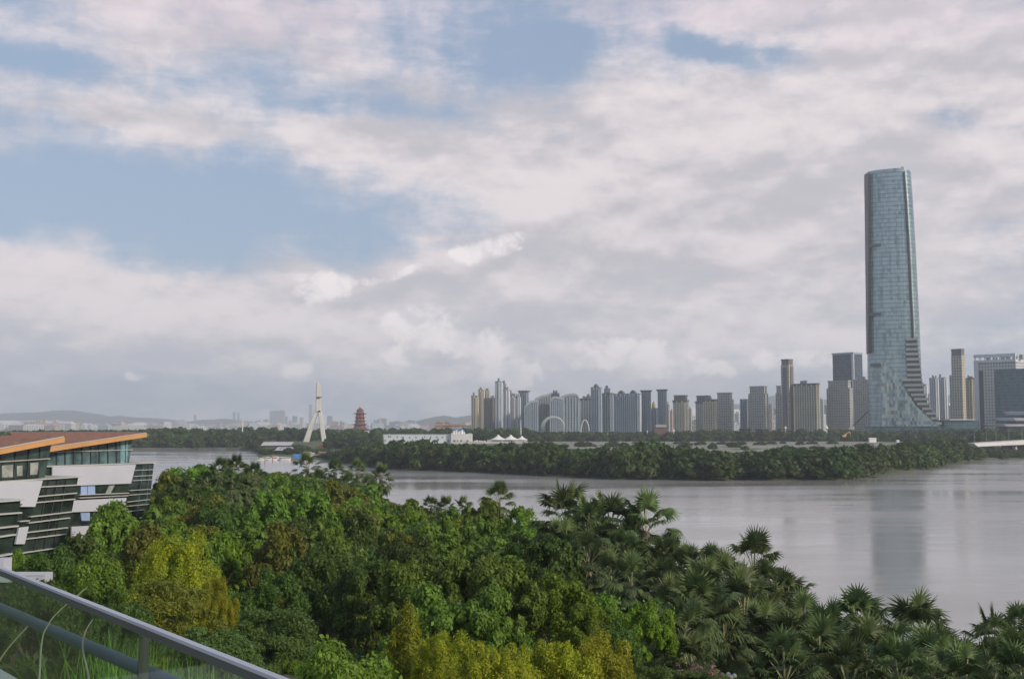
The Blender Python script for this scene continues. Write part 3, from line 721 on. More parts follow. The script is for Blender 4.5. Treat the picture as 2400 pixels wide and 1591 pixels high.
class Front:
    def __init__(s, u, v, D): s.o = at_y(u, v, D)
    def p(s, u, v, off=0.0):
        d = ray(u, v); o = s.o + BN * off; t = (o - Vector((0, 0, EYE))).dot(BN) / d.dot(BN)
        return Vector((0, 0, EYE)) + d * t
    def slab(s, mb, pts, o0, o1):        # outline given as seen on the front plane (offset 0); made o0..o1 thick along the front's normal
        P = [s.p(u, v) for u, v in pts]
        return mb.prism([q + BN * o0 for q in P], [q + BN * o1 for q in P])
    def band(s, mb, a, b, th=.16, out=.12, o0=-.02):   # thin rail between two seen points
        A_, B_ = s.p(*a), s.p(*b); z = Vector((0, 0, th / 2))
        return mb.prism([A_ + BN * o0 - z, B_ + BN * o0 - z, B_ + BN * o0 + z, A_ + BN * o0 + z], [A_ + BN * out - z, B_ + BN * out - z, B_ + BN * out + z, A_ + BN * out + z])
def ext(p, q, u):      # extend line p-q to u
    return (u, p[1] + (q[1] - p[1]) * (u - p[0]) / (q[0] - p[0]))
def vmull(fr, pa, pb, us_top, lean, mat, parent, name='mullion', w=.10):
    pass
# --- far block
fB = Front(364, 1084.5, 186)
rb = empty('office_block', fB.p(300, 1300) * 1.0, 0, 'far office block with brown tilted roof, ochre fascia and two white facade panels', 'building', 'stepped office blocks on the left')
rb.location = (0, 0, 0)
def part(mb, name, mat, parent, **k): return mb.build(name, mat, parent, **k)
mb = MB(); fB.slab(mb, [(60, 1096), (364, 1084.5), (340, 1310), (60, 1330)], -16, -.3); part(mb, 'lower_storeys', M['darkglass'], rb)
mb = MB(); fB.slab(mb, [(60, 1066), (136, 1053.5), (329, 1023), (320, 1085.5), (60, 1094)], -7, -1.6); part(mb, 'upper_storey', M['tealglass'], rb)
mb = MB(); fB.slab(mb, [(60, 1093.2), (366, 1083.2), (366, 1085.2), (60, 1096.0)], -16.5, .15); part(mb, 'terrace_slab', M['trim'], rb)
mb = MB(); fB.slab(mb, [(120, 1094), (316, 1088.2), (304.5, 1132.5), (120, 1140)], .0, .25); part(mb, 'cladding_panel', M['cladding'], rb)
mb = MB(); fB.slab(mb, [(160, 1172.8), (294, 1166), (288.5, 1195), (160, 1200)], .0, .25); part(mb, 'cladding_panel', M['cladding'], rb)
mb = MB(); fB.slab(mb, [(165, 1233.5), (280, 1228), (275, 1255), (165, 1262)], .0, .25); part(mb, 'cladding_panel', M['cladding'], rb)
for q in ([(191, 1137.5), (206, 1136.8), (206, 1158.5), (191, 1159)], [(207.5, 1136.7), (224, 1136), (224.5, 1157.5), (207.5, 1158.3)], [(190, 1199.5), (212, 1198), (212, 1220), (193, 1220)], [(288, 1187), (297, 1187), (297, 1197), (288, 1197)]):
    mb = MB(); fB.slab(mb, q, -.25, -.12); part(mb, 'blue_window', M['skyglass'], rb)
mb = MB(); fB.slab(mb, [(258, 1137), (272, 1135), (262, 1155), (250, 1156)], -.28, -.2); part(mb, 'curtain', M['interior'], rb)
for a, c in (((186, 1159.5), (302, 1155)), ((186, 1166.5), (300, 1161))):
    mb = MB(); fB.band(mb, a, c, .12, .1, -.3); part(mb, 'storey_rail', M['trim'], rb)
for v0, v1 in ((1102, 1100), (1116, 1113.5), (1126, 1123.5), (1149, 1146), (1160, 1156), (1176, 1170), (1186, 1181), (1199, 1193)):
    k = (v0 - 1088) / 107; a = (316 - 26 * k + 3, v0); c = (361 - (v0 - 1088) * .12, v1)
    mb = MB(); fB.band(mb, a, c, .09, .12, -.3); part(mb, 'storey_rail', M['trim'], rb)
for ut, ub in ((336, 318), (352, 338)):
    mb = MB(); A_, B_ = fB.p(ut, 1090), fB.p(ub, 1240); d_ = BD * .05
    mb.prism([A_ - d_ - BN * .3, A_ + d_ - BN * .3, B_ + d_ - BN * .3, B_ - d_ - BN * .3], [A_ - d_, A_ + d_, B_ + d_, B_ - d_]); part(mb, 'mullion', M['tealglass'], rb)
for u in range(150, 326, 20):
    for a, c in ((1059, 1091),):
        vt = np.interp(u, [136, 329], [1050, 1020]); A_, B_ = fB.p(u, vt), fB.p(u, np.interp(u, [60, 320], [1094, 1086])); d_ = BD * .09
        mb = MB(); mb.prism([A_ - d_ - BN * 1.62, A_ + d_ - BN * 1.62, B_ + d_ - BN * 1.62, B_ - d_ - BN * 1.62], [A_ - d_ - BN * 1.45, A_ + d_ - BN * 1.45, B_ + d_ - BN * 1.45, B_ - d_ - BN * 1.45]); part(mb, 'mullion', M['frame_dark'], rb)
mb = MB(); P_ = [fB.p(*q) - BN * 1.6 for q in ((100, 1059.5), (326, 1053), (326, 1054.6), (100, 1061.2))]
mb.prism(P_, [q + BN * .35 for q in P_]); part(mb, 'transom', M['trim'], rb)
mb = MB(); P_ = [fB.p(*q) - BN * 1.55 for q in ((299, 1026), (317, 1023), (314, 1085.5), (298, 1086))]
mb.prism(P_, [q + BN * .1 for q in P_]); part(mb, 'glass_fin', glassmat('light_teal_glass', (.14, .24, .26)), rb)
# tilted roof: front edge rises to the right, back edge high
def roof(fr, fa, fb_, back_a, back_b, th, parent, over=.4):
    A_ = fr.p(*fa) + BN * over; B_ = fr.p(*fb_) + BN * over; Ca, Cb = back_a, back_b; z = Vector((0, 0, th)); e = Vector((0, 0, .05))
    mb = MB(); mb.prism([A_ - e, B_ - e, Cb - e, Ca - e], [A_ - z * .8, B_ - z * .8, Cb - z * .8, Ca - z * .8]); o = part(mb, 'roof', M['roof_brown'], parent)
    mb = MB(); mb.prism([A_, B_, B_ - z, A_ - z], [A_ + BN * .2, B_ + BN * .2, B_ + BN * .2 - z, A_ + BN * .2 - z]); part(mb, 'fascia', M['fascia'], parent)
    d_ = (Cb - B_); n_ = BD
    mb = MB(); mb.prism([B_ + BN * .2, Cb, Cb - z, B_ + BN * .2 - z], [B_ + BN * .2 + n_ * .2, Cb + n_ * .2, Cb + n_ * .2 - z, B_ + BN * .2 + n_ * .2 - z]); part(mb, 'fascia', M['fascia'], parent)
    mb = MB(); k = Vector((0, 0, .12)); mb.prism([A_ + k * .2, B_ + k * .2, B_ + k, A_ + k], [A_ + BN * .26 + k * .2, B_ + BN * .26 + k * .2, B_ + BN * .26 + k, A_ + BN * .26 + k]); part(mb, 'roof_edge_trim', M['trim'], parent)
roof(fB, (60, 1056), (336, 1015), at_y(20, 1011, 215), at_y(300, 1011, 214), .62, rb)
# --- middle block
fA = Front(188, 1117, 134.5)
ra = empty('office_block', (0, 0, 0), 0, 'middle office block with tilted roof corner, terrace parapet and one stepped white panel', 'building', 'stepped office blocks on the left')
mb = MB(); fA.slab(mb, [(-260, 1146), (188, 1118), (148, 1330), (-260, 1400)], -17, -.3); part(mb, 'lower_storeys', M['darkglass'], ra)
mb = MB(); fA.slab(mb, [(-300, 1104), (0, 1059), (139, 1036), (123, 1118.5), (-300, 1140)], -6, -1.2); part(mb, 'upper_storey', glassmat('dark_upper_glass', (.035, .055, .05)), ra)  # darker glass than the far block's upper storey
mb = MB(); fA.slab(mb, [(-260, 1144), (189, 1115.8), (188.5, 1118.2), (-260, 1147.5)], -17.5, .15); part(mb, 'terrace_slab', M['trim'], ra)
mb = MB(); fA.slab(mb, [(-220, 1138), (97, 1125.5), (79, 1187), (45, 1187), (50, 1180), (-220, 1196)], .0, .25); part(mb, 'cladding_panel', M['cladding'], ra)
mb = MB(); fA.slab(mb, [(41, 1236), (64, 1233), (54.5, 1274), (33, 1274.5)], .0, .25); part(mb, 'cladding_panel', M['cladding'], ra)
for a, c in (((90, 1141), (184, 1136)), ((86, 1163.5), (179, 1155)), ((83, 1177.5), (175, 1169)), ((70, 1210.5), (168, 1199)), ((66, 1225), (163, 1213)), ((62, 1247.5), (158, 1236)), ((58, 1263), (154, 1251)), ((45, 1221.5), (68, 1219.5)), ((20, 1300), (150, 1281))):
    mb = MB(); fA.band(mb, a, c, .11, .15, -.3); part(mb, 'storey_rail', M['trim'], ra)
for ut, ub in ((118, 82), (138, 104), (158, 126)):
    mb = MB(); A_, B_ = fA.p(ut, 1125), fA.p(ub, 1290); d_ = BD * .07
    mb.prism([A_ - d_ - BN * .3, A_ + d_ - BN * .3, B_ + d_ - BN * .3, B_ - d_ - BN * .3], [A_ - d_ - BN * .1, A_ + d_ - BN * .1, B_ + d_ - BN * .1, B_ - d_ - BN * .1]); part(mb, 'mullion', M['frame_dark'], ra)
for u in (-40, -10, 20, 55, 86, 112):
    vt = np.interp(u, [-300, 0, 139], [1101, 1057, 1035]); A_, B_ = fA.p(u, vt), fA.p(u - 6, np.interp(u, [-300, 123], [1140, 1118.5])); d_ = BD * .07
    mb = MB(); mb.prism([A_ - d_ - BN * 1.22, A_ + d_ - BN * 1.22, B_ + d_ - BN * 1.22, B_ - d_ - BN * 1.22], [A_ - d_ - BN * 1.05, A_ + d_ - BN * 1.05, B_ + d_ - BN * 1.05, B_ - d_ - BN * 1.05]); part(mb, 'mullion', M['frame_dark'], ra)
mb = MB(); P_ = [fA.p(*q) - BN * 1.2 for q in ((-300, 1101), (131, 1073.8), (130.6, 1075.6), (-300, 1104))]
mb.prism(P_, [q + BN * .35 for q in P_]); part(mb, 'transom', M['trim'], ra)
for q in ([(22, 1091), (48, 1089), (48, 1118), (22, 1119)], [(57, 1092), (70, 1091), (70, 1115), (57, 1116)], [(88, 1085), (110, 1083), (104, 1112), (88, 1113)]):
    mb = MB(); P_ = [fA.p(*k) - BN * 1.19 for k in q]; mb.prism(P_, [k + BN * .03 for k in P_]); part(mb, 'curtain', M['interior'], ra)
roof(fA, (-260, 1098), (140, 1024.5), at_y(-180, 1030, 165), at_y(75, 1016, 163), .58, ra)
mb = MB(); c_ = at_y(44, 1048, 132); mb.box(-.35, .35, -.35, .35, -.1, .45); mb.box(-.45, .45, -.45, .45, .45, .55)
o = part(mb, 'roof_vent', M['fascia'], ra); o.location = c_
# --- nearest block, only a corner shows
fC = Front(55, 1171, 92)
rc = empty('office_block', (0, 0, 0), 0, 'nearest office block, a dark glass corner with pale rails at the left edge', 'building', 'stepped office blocks on the left')
mb = MB(); fC.slab(mb, [(-500, 1210), (55, 1172), (24, 1335), (-500, 1500)], -14, -.3); part(mb, 'lower_storeys', M['darkglass'], rc)
mb = MB(); fC.slab(mb, [(-500, 1208), (56, 1169.5), (55.5, 1172.5), (-500, 1212)], -14.5, .15); part(mb, 'terrace_slab', M['trim'], rc)
for a, c in (((-60, 1209), (49, 1201)), ((-60, 1243), (41, 1232)), ((-60, 1266), (35, 1252)), ((-60, 1314), (26, 1297)), ((-60, 1340), (20, 1318))):
    mb = MB(); fC.band(mb, a, c, .11, .15, -.3); part(mb, 'storey_rail', M['trim'], rc)
# ledge at the foot of the nearest block
mb = MB(); c_ = at_y(55, 1342, 72); mb.box(-1.5, 1.6, -.6, .6, -.5, 0); mb.box(-1.6, -1.0, -.6, .6, 0, .9); mb.box(-1.5, 1.6, -.65, -.6, -.08, .08)
mb.box(-.2, .2, -.3, .3, -9, -.5)
o = mb.build('garden_ledge', M['cladding']); o.location = c_; props(o, label='small white ledge showing between the trees just above the left end of the rail', cat='ledge')

# ------------------------------------------------------------------ balcony railing and planter
def railp(u, v, z): return at_z(u, v, z)
M['rail_top'] = plain('brushed_rail_top', (.42, .43, .48), .4, metal=.3, var=.06, scale=2)
M['rail_side'] = plain('rail_clamp', (.055, .065, .055), .5, var=.1, metal=.3)
M['pipe'] = plain('blue_grey_pipe', (.04, .065, .12), .5, metal=.1, var=.12, scale=3)
zr = 21.5
a0, a1 = at_z(0, 1331, zr), at_z(656, 1591, zr); dv = (a0 - a1).normalized(); nv = Vector((-dv.y, dv.x, 0)); nv = nv if nv.dot(Vector((0, 0, 0)) - a1) > 0 else -nv   # towards the balcony
E0 = a1 - dv * 2.2; E1 = a0 + dv * 2.6
rr = empty('glass_railing', E0, 0, 'glass balcony railing with pale metal top rail across the lower left corner', 'railing')
def pr(o_, A_, B_, n0, n1, z0, z1):
    mb = MB(); f = lambda P, n, z: P + nv * n + Vector((0, 0, z - P.z))
    mb.prism([f(A_, n0, z0), f(B_, n0, z0), f(B_, n0, z1), f(A_, n0, z1)], [f(A_, n1, z0), f(B_, n1, z0), f(B_, n1, z1), f(A_, n1, z1)]); return mb
L_ = -E0
def sub(mb, name, mat, **k):
    o = mb.build(name, mat, None, **k); o.parent = rr; o.location = -Vector(E0); return o
sub(pr(0, E0, E1, -.018, 0, zr - .008, zr), 'top_rail', M['rail_top'])
sub(pr(0, E0, E1, -.016, -.003, zr - .028, zr - .0085), 'glass_clamp', M['rail_side'])
m, t, b = newmat('railing_glass'); b.inputs['Base Color'].default_value = (.80, .88, .82, 1); b.inputs['Transmission Weight'].default_value = 1; b.inputs['Roughness'].default_value = 0; b.inputs['IOR'].default_value = 1.45
tp = t.new('ShaderNodeBsdfTransparent'); tp.inputs[0].default_value = (.80, .88, .82, 1); gl = t.new('ShaderNodeBsdfGlossy'); gl.inputs['Roughness'].default_value = .02; gl.inputs[0].default_value = (.9, .95, .95, 1)
fr_ = t.new('ShaderNodeFresnel'); fr_.inputs[0].default_value = 1.35; mx = t.new('ShaderNodeMixShader'); bf_ = t.new('ShaderNodeNewGeometry'); t.put(mx.inputs[0], t.m('MULTIPLY', fr_.outputs[0], t.m('SUBTRACT', 1.0, bf_.outputs['Backfacing']))); t.l.new(tp.outputs[0], mx.inputs[1]); t.l.new(gl.outputs[0], mx.inputs[2]); t.l.new(mx.outputs[0], t.n['Material Output'].inputs[0])
M['rglass'] = m
J = at_z(345, 1484, zr - .03); tj = (J - E0).dot(dv); JP = E0 + dv * tj; J2 = E0 + dv * (tj + 3.0) ; J0 = E0 + dv * (tj - 1.5)
for A_, B_ in ((E0, E0 + dv * (tj - 1.5 - .006)), (J0 + dv * .006, JP - dv * .006), (JP + dv * .006, E1)):
    sub(pr(0, A_, B_, -.015, -.004, 20.42, zr - .0285), 'glass_pane', M['rglass'])
sub(pr(0, JP - dv * .006, JP + dv * .006, -.030, -.006, 20.42, zr - .035), 'joint_post', M['frame_dark'])
sub(pr(0, E0, E1, -.09, .02, 20.3, 20.42), 'base_shoe', M['rail_top'])
# outer pipe rail past the planter
p0, p1 = at_z(0, 1424, 21.1), at_z(400, 1597, 21.1); pd = (p0 - p1).normalized()
mb = MB(); mb.tube([p1 - pd * 2.5, p0 + pd * 2.5], .025, 14)
o = mb.build('outer_pipe', M['pipe'], smooth=True, label='blue grey steel pipe running behind the balcony glass', cat='pipe rail')
# balcony floor and planter bed
mb = MB(); f = lambda P, n, z: (P + nv * n) * 1 + Vector((0, 0, z - (P + nv * n).z))
q0, q1 = E0 - dv * 1, E1 + dv * 1
mb.prism([f(q0, -.1, 20.3), f(q1, -.1, 20.3), f(q1, 3.2, 20.3), f(q0, 3.2, 20.3)], [f(q0, -.1, 20.1), f(q1, -.1, 20.1), f(q1, 3.2, 20.1), f(q0, 3.2, 20.1)])
mb.build('balcony_floor', M['concrete'], kind='structure')
m = plain('planter_soil', (.05, .04, .03), .95, var=.4, scale=6)
mb = MB(); mb.prism([f(q0, -.104, 20.15), f(q1, -.104, 20.15), f(q1, -2.9, 20.15), f(q0, -2.9, 20.15)], [f(q0, -.104, 19.7), f(q1, -.104, 19.7), f(q1, -2.9, 19.7), f(q0, -2.9, 19.7)])
o = mb.build('roof_planter', m, label='long soil planter below the balcony glass holding tall grass', cat='planter')
ca, cb = at_z(0, 1566, 20.6), at_z(45, 1592, 20.6); cd = (ca - cb).normalized(); cn = Vector((-cd.y, cd.x, 0)); A_, B_ = cb - cd * 6, ca + cd * 3
mb = MB(); zz = Vector((0, 0, .5)); mb.prism([A_, B_, B_ - zz, A_ - zz], [A_ + cn * .12, B_ + cn * .12, B_ + cn * .12 - zz, A_ + cn * .12 - zz])
mb.build('planter_curb', M['rail_top'], label='pale metal curb at the bottom left corner behind the glass', cat='curb')
# tall grass: countless blades
rs_ = np.random.RandomState(4); NB = 5200; Vq = []
for i in range(NB):
    s_ = rs_.rand() ** .9 * 7.0 + .2; n_ = -rs_.uniform(.9, 2.6)
    B_ = E0 + dv * s_ + nv * n_; B_.z = 20.13
    hgt = rs_.uniform(.55, 1.0) * (1.0 + .12 * math.sin(s_ * 3.1)) * min(1, .55 + s_ * .11); az_ = rs_.uniform(0, 6.28); lean = abs(rs_.normal()) * .38
    q_ = B_ + Vector((0, 0, 0)); vr_ = (EYE - 21.5)   # blades stay lower than the sight line over the rail
    bz_ = -((q_ - a1).dot(nv)); ee_ = (Vector((0, 0, 0)) - a1).dot(nv); lim = EYE - .5 * (ee_ + bz_) / ee_ - 20.13 - .03
    if lim < .25: continue
    hgt = min(hgt, lim * rs_.uniform(.75, 1.0))
    dr = Vector((math.cos(az_), math.sin(az_), 0)); side = Vector((-dr.y, dr.x, 0)) * rs_.uniform(.003, .0065)
    prev = B_; wv = side
    for k in range(1, 5):
        f_ = k / 4; nx = B_ + Vector((0, 0, hgt * (f_ - .25 * lean * f_ * f_ * 2))) + dr * lean * hgt * f_ * f_
        w2 = side * (1 - f_ * .85); Vq.append((prev - wv, prev + wv, nx + w2, nx - w2)); prev = nx; wv = w2
gm = leafmat('tall_grass_blades', (.04, .09, .018), (.11, .19, .05), transl=.3)
me = quads_mesh('tall_grass', np.array([[tuple(p) for p in q] for q in Vq]), gm); o = bpy.data.objects.new('tall_grass', me); COL.objects.link(o); props(o, kind='stuff')
# dry reeds arching over the pipe
M['reed'] = plain('dry_reed', (.20, .21, .14), .7, var=.15, scale=5)
def reed(pts, r0, label):
    mb = MB(); P_ = [at_y(u, v, D) for u, v, D in pts]; P_[0].z = min(P_[0].z, P_[0].z)
    # smooth through the points
    Q_ = []
    for i in range(len(P_) - 1):
        a_, b_, c_, d_ = P_[max(i - 1, 0)], P_[i], P_[i + 1], P_[min(i + 2, len(P_) - 1)]
        for k in range(5):
            t_ = k / 5; Q_.append(.5 * ((2 * b_) + (c_ - a_) * t_ + (2 * a_ - 5 * b_ + 4 * c_ - d_) * t_ ** 2 + (3 * b_ - a_ - 3 * c_ + d_) * t_ ** 3))
    Q_.append(P_[-1]); mb.tube(Q_, [r0 * (1 - .6 * k / len(Q_)) for k in range(len(Q_))], 6)
    o = mb.build('dry_reed', M['reed'], smooth=True); props(o, label=label, cat='reed', group='dry reeds in the planter')
reed([(90, 1660, 3.6), (97, 1510, 3.7), (112, 1465, 3.8), (140, 1430, 3.9), (205, 1375, 4.1)], .0035, 'arched pale reed crossing the blue pipe and rising over the top rail')
reed([(208, 1690, 3.1), (208, 1591, 3.15), (194, 1520, 3.2), (200, 1480, 3.3), (218, 1450, 3.4)], .004, 'thick curved pale reed standing just left of the dark rail joint')
reed([(-60, 1640, 3.6), (0, 1545, 3.7), (30, 1505, 3.8), (66, 1466, 3.9)], .0035, 'straight pale reed at the far left behind the glass')

# ------------------------------------------------------------------ glass landmark tower
TD = 1375.0; tg = hz(gx(2095, TD), TD)
def rowz(v): return at_y(2095, v, TD).z
m, t, b = newmat('curtain_wall'); co = t.new('ShaderNodeTexCoord').outputs['Object']; s = t.new('ShaderNodeSeparateXYZ'); t.l.new(co, s.inputs[0])
ang = t.m('ARCTAN2', s.outputs[1], s.outputs[0])
fl_ = t.m('FRACT', t.m('DIVIDE', s.outputs[2], 5.1)); line = t.m('LESS_THAN', fl_, .2)
cf = t.m('FRACT', t.m('MULTIPLY', ang, 9.5)); cl = t.m('LESS_THAN', cf, .12)
cell = t.new('ShaderNodeTexWhiteNoise', noise_dimensions='2D'); t.l.new(t.xyz(t.m('FLOOR', t.m('MULTIPLY', ang, 9.5)), t.m('FLOOR', t.m('DIVIDE', s.outputs[2], 4.3))), cell.inputs['Vector'])
g = t.mix(cell.outputs['Value'], (.13, .19, .20), (.36, .45, .46)); n = t.noise(t.xyz(t.m('MULTIPLY', ang, 3.0), t.m('MULTIPLY', s.outputs[2], .01)), 2.0, 4, .6)
g = t.mix(t.sstep(n, .35, .65), g, (.33, .42, .43))
lines = t.m('MAXIMUM', line, t.m('MULTIPLY', cl, .5))
t.put(b.inputs['Base Color'], t.mix(t.m('MULTIPLY', lines, .8), g, (.10, .14, .14)))
b.inputs['Metallic'].default_value = .7; b.inputs['Roughness'].default_value = .2; M['curtain'] = m
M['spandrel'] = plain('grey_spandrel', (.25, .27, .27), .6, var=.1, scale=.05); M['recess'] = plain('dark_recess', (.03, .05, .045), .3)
M['bronze'] = plain('bronze_edge', (.18, .13, .11), .5, var=.2, scale=.03)
rt = empty('glass_tower', (gx(2095, TD), TD, 0), -math.atan(895 / F), 'very tall rounded glass tower with a stepped flare at its foot', 'tower')
def TX(u, z=20.0): return ((u - U0) / F * (TD * CP + (z - EYE) * SP) - gx(2095, TD)) * math.cos(math.atan(895 / F))      # metres from the tower's axis
# outline by height: left u, right u
OUT = [(1030, 2034, 2205), (1000, 2033.5, 2203), (984, 2033.5, 2199), (960, 2033, 2180), (931, 2033, 2168), (898, 2032.5, 2160), (829, 2032, 2157.5), (750, 2031, 2154.5), (686, 2030.5, 2151), (620, 2029.5, 2148), (564, 2029, 2145), (482, 2028, 2140), (440, 2027.2, 2137), (414, 2027, 2135)]
def section(ul, ur, z, sag=1.0, n=40, inset=0.0):
    """rounded-rectangle plan, flat-ish left flank, bowed front"""
    x0, x1 = TX(ul, z) + inset, TX(ur, z) - inset; cx = (x0 + x1) / 2; hw = (x1 - x0) / 2; hd = 26.0 - inset; P_ = []
    for k in range(n):
        q = 2 * math.pi * k / n; c, s_ = math.cos(q), math.sin(q); e = .62
        P_.append((cx + hw * math.copysign(abs(c) ** e, c), hd * math.copysign(abs(s_) ** e, s_), z))
    return P_
rs2 = [section(l, min(r, 2160), rowz(v)) for v, l, r in OUT]
mb = MB(); mb.rings(rs2); o = mb.build('shaft', M['curtain'], rt)
# slanted crown
top_ring = section(2027, 2135, rowz(410)); zt = lambda x: rowz(np.interp(x / TX(2135, rowz(410)) * 40 + 2095, [2027, 2040, 2065, 2117, 2128, 2135], [413, 411.5, 408, 406, 408, 412]))
mb = MB(); base = section(2027, 2135, rowz(414.2)); rim = [(x, y, zt(x)) for x, y, z in top_ring]; inner = [(x * .93, y * .93, z) for x, y, z in rim]; ib = [(x * .93, y * .93, rowz(416)) for x, y, z in rim]
mb.rings([base, rim, inner, ib], cap=False); mb.build('crown_screen', M['curtain'], rt)
mb = MB(); mb.box(TX(2112, 320), TX(2118, 320), -24, -18, rowz(412), rowz(403.5)); mb.box(TX(2117, 320), TX(2122, 320), 4, 10, rowz(412), rowz(407)); mb.build('rooftop_mast', M['spandrel'], rt)
# bronze flank on the left, with a dark groove
mb = MB(); rsL = []
for v, l, r in OUT:
    if v > 835: continue
    z = rowz(v); k = (835 - v) / 421.0; wl = 2 + 7 * k
    rsL.append([(TX(l, z) - .6, -20.0, z), (TX(l + wl, z), -25.9, z), (TX(l + wl, z), -15, z), (TX(l, z) - .6, 8, z)])
mb.rings(rsL); mb.build('left_flank', M['bronze'], rt)
mb = MB(); rsL = []
for v, l, r in OUT:
    if v > 835: continue
    z = rowz(v); k = (835 - v) / 421.0; w0 = 2 + 7 * k
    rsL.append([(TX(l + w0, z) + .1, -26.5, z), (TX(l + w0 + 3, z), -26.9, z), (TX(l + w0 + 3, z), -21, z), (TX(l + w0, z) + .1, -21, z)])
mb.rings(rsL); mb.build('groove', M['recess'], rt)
# plant-floor bands on the left of the front
for v in (581, 740, 858):
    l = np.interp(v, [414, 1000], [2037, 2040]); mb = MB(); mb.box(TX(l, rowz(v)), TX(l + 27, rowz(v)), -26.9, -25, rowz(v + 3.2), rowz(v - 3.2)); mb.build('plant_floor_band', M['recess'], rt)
# right vertical rib
mb = MB(); rsL = []
for v, l, r in OUT:
    if v > 900: continue
    z = rowz(v); rr_ = min(r, 2160); rsL.append([(TX(rr_ - 16, z), -26.3, z), (TX(rr_ - 14.3, z), -26.5, z), (TX(rr_ - 14.3, z), -20, z), (TX(rr_ - 16, z), -20, z)])
mb.rings(rsL); mb.build('corner_rib', M['spandrel'], rt)
# terraces stepping out to the right
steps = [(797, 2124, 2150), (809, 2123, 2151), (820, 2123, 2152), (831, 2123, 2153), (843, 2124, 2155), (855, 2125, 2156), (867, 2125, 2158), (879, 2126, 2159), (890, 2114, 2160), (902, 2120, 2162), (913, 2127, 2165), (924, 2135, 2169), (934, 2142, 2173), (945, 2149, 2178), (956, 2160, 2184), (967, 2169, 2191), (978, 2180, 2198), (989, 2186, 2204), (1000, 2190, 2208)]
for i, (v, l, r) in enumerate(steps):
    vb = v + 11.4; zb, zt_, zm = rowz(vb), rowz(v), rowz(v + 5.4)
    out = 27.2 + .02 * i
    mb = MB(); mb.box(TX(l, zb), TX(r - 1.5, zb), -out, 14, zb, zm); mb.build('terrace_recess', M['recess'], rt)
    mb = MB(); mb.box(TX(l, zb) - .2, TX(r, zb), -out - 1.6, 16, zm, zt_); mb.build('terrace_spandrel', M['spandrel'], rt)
# faceted glazed foot with a stepped diagonal upper edge
m, t, b = newmat('faceted_glass'); co = t.new('ShaderNodeTexCoord').outputs['Object']; s = t.new('ShaderNodeSeparateXYZ'); t.l.new(co, s.inputs[0])
cell = t.new('ShaderNodeTexWhiteNoise', noise_dimensions='2D'); t.l.new(t.xyz(t.m('FLOOR', t.m('DIVIDE', s.outputs[0], 2.3)), t.m('FLOOR', t.m('DIVIDE', s.outputs[2], 4.1))), cell.inputs['Vector'])
low = t.sstep(s.outputs[2], 10, 60)
ram = t.new('ShaderNodeValToRGB'); t.l.new(cell.outputs['Value'], ram.inputs[0]); e_ = ram.color_ramp.elements
e_[0].color = (.10, .15, .15, 1); e_[1].color = (.50, .46, .36, 1); k_ = ram.color_ramp.elements.new(.35); k_.color = (.22, .30, .30, 1); k_ = ram.color_ramp.elements.new(.75); k_.color = (.36, .44, .42, 1)  # mixed cell tints stand in for reflections mirrored by the facets
t.put(b.inputs['Base Color'], ram.outputs[0]); b.inputs['Metallic'].default_value = .5; b.inputs['Roughness'].default_value = .25; M['facet'] = m
rs3 = random.Random(2); diag = [(2068, 846), (2085, 850), (2098, 872), (2110, 893), (2122, 915), (2136, 935), (2148, 954), (2165, 968), (2180, 985), (2198, 996)]
for i in range(9):
    (ua, va), (ub_, vb_) = diag[i], diag[i + 1]; o_ = 27.6 + i * .9; zt_ = rowz(vb_ if i else va + 3); l0 = ua; r0 = ub_ + .6
    A_ = [(TX(l0), -o_ + 1.5 * (i % 2), 4), (TX(r0), -o_ - 1.2 * ((i + 1) % 2), 4), (TX(r0), -o_ + 12, 4), (TX(l0), -o_ + 12, 4)]
    B_ = [(TX(l0), -o_ + 2 + 1.5 * (i % 2), rowz(va)), (TX(r0), -o_ + 1.2, zt_), (TX(r0), -o_ + 12, zt_), (TX(l0), -o_ + 12, rowz(va))]
    mb = MB(); mb.prism(A_, B_); mb.build('glazed_facet', M['facet'], rt)
mb = MB(); mb.box(TX(2030), TX(2215), -42, 30, 4.5, rowz(1000)); mb.box(TX(2030), TX(2216), -43, 31, rowz(1000), rowz(998.5)); mb.build('podium', glassmat('podium_glass', (.05, .10, .11)), rt)

# ------------------------------------------------------------------ skyline
BG = 5.5
FAC = {
 'beige': facade('beige_render', (.37, .32, .26), (.10, .11, .12), 4.2, 3.2, .45, .55),
 'brown': facade('brown_render', (.32, .27, .23), (.12, .13, .14), 4.0, 3.2, .5, .55),
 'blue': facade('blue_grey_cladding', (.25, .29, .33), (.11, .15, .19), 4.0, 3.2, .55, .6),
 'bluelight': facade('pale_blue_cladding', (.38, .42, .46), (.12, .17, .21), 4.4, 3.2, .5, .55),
 'slate': facade('slate_glazing', (.055, .075, .10), (.045, .065, .09), 3.0, 4.0, .8, .8, .3, .2),
 'stone': facade('warm_stone_cladding', (.46, .42, .33), (.16, .17, .16), 3.6, 3.6, .5, .6),
 'grey': facade('grey_cladding', (.38, .37, .34), (.17, .19, .19), 3.4, 3.4, .55, .6),
 'white': facade('white_cladding', (.52, .51, .50), (.10, .14, .16), 3.5, 3.6, .5, .5),
 'teal': facade('teal_glazing', (.05, .12, .14), (.035, .09, .11), 2.6, 3.8, .85, .8, .3, .15),
 'pink': facade('pinkish_render', (.48, .33, .28), (.14, .13, .13), 3.5, 3.2, .4, .5),
}
M['pil_light'] = plain('pale_pilasters', (.50, .46, .36), .7, var=.1, scale=.05); M['pil_white'] = plain('white_strips', (.58, .61, .64), .6, var=.06, scale=.05)
M['pil_dark'] = plain('dark_strips', (.13, .13, .13), .6); M['pil_blue'] = plain('blue_grey_strips', (.30, .35, .41), .6, var=.1, scale=.05)
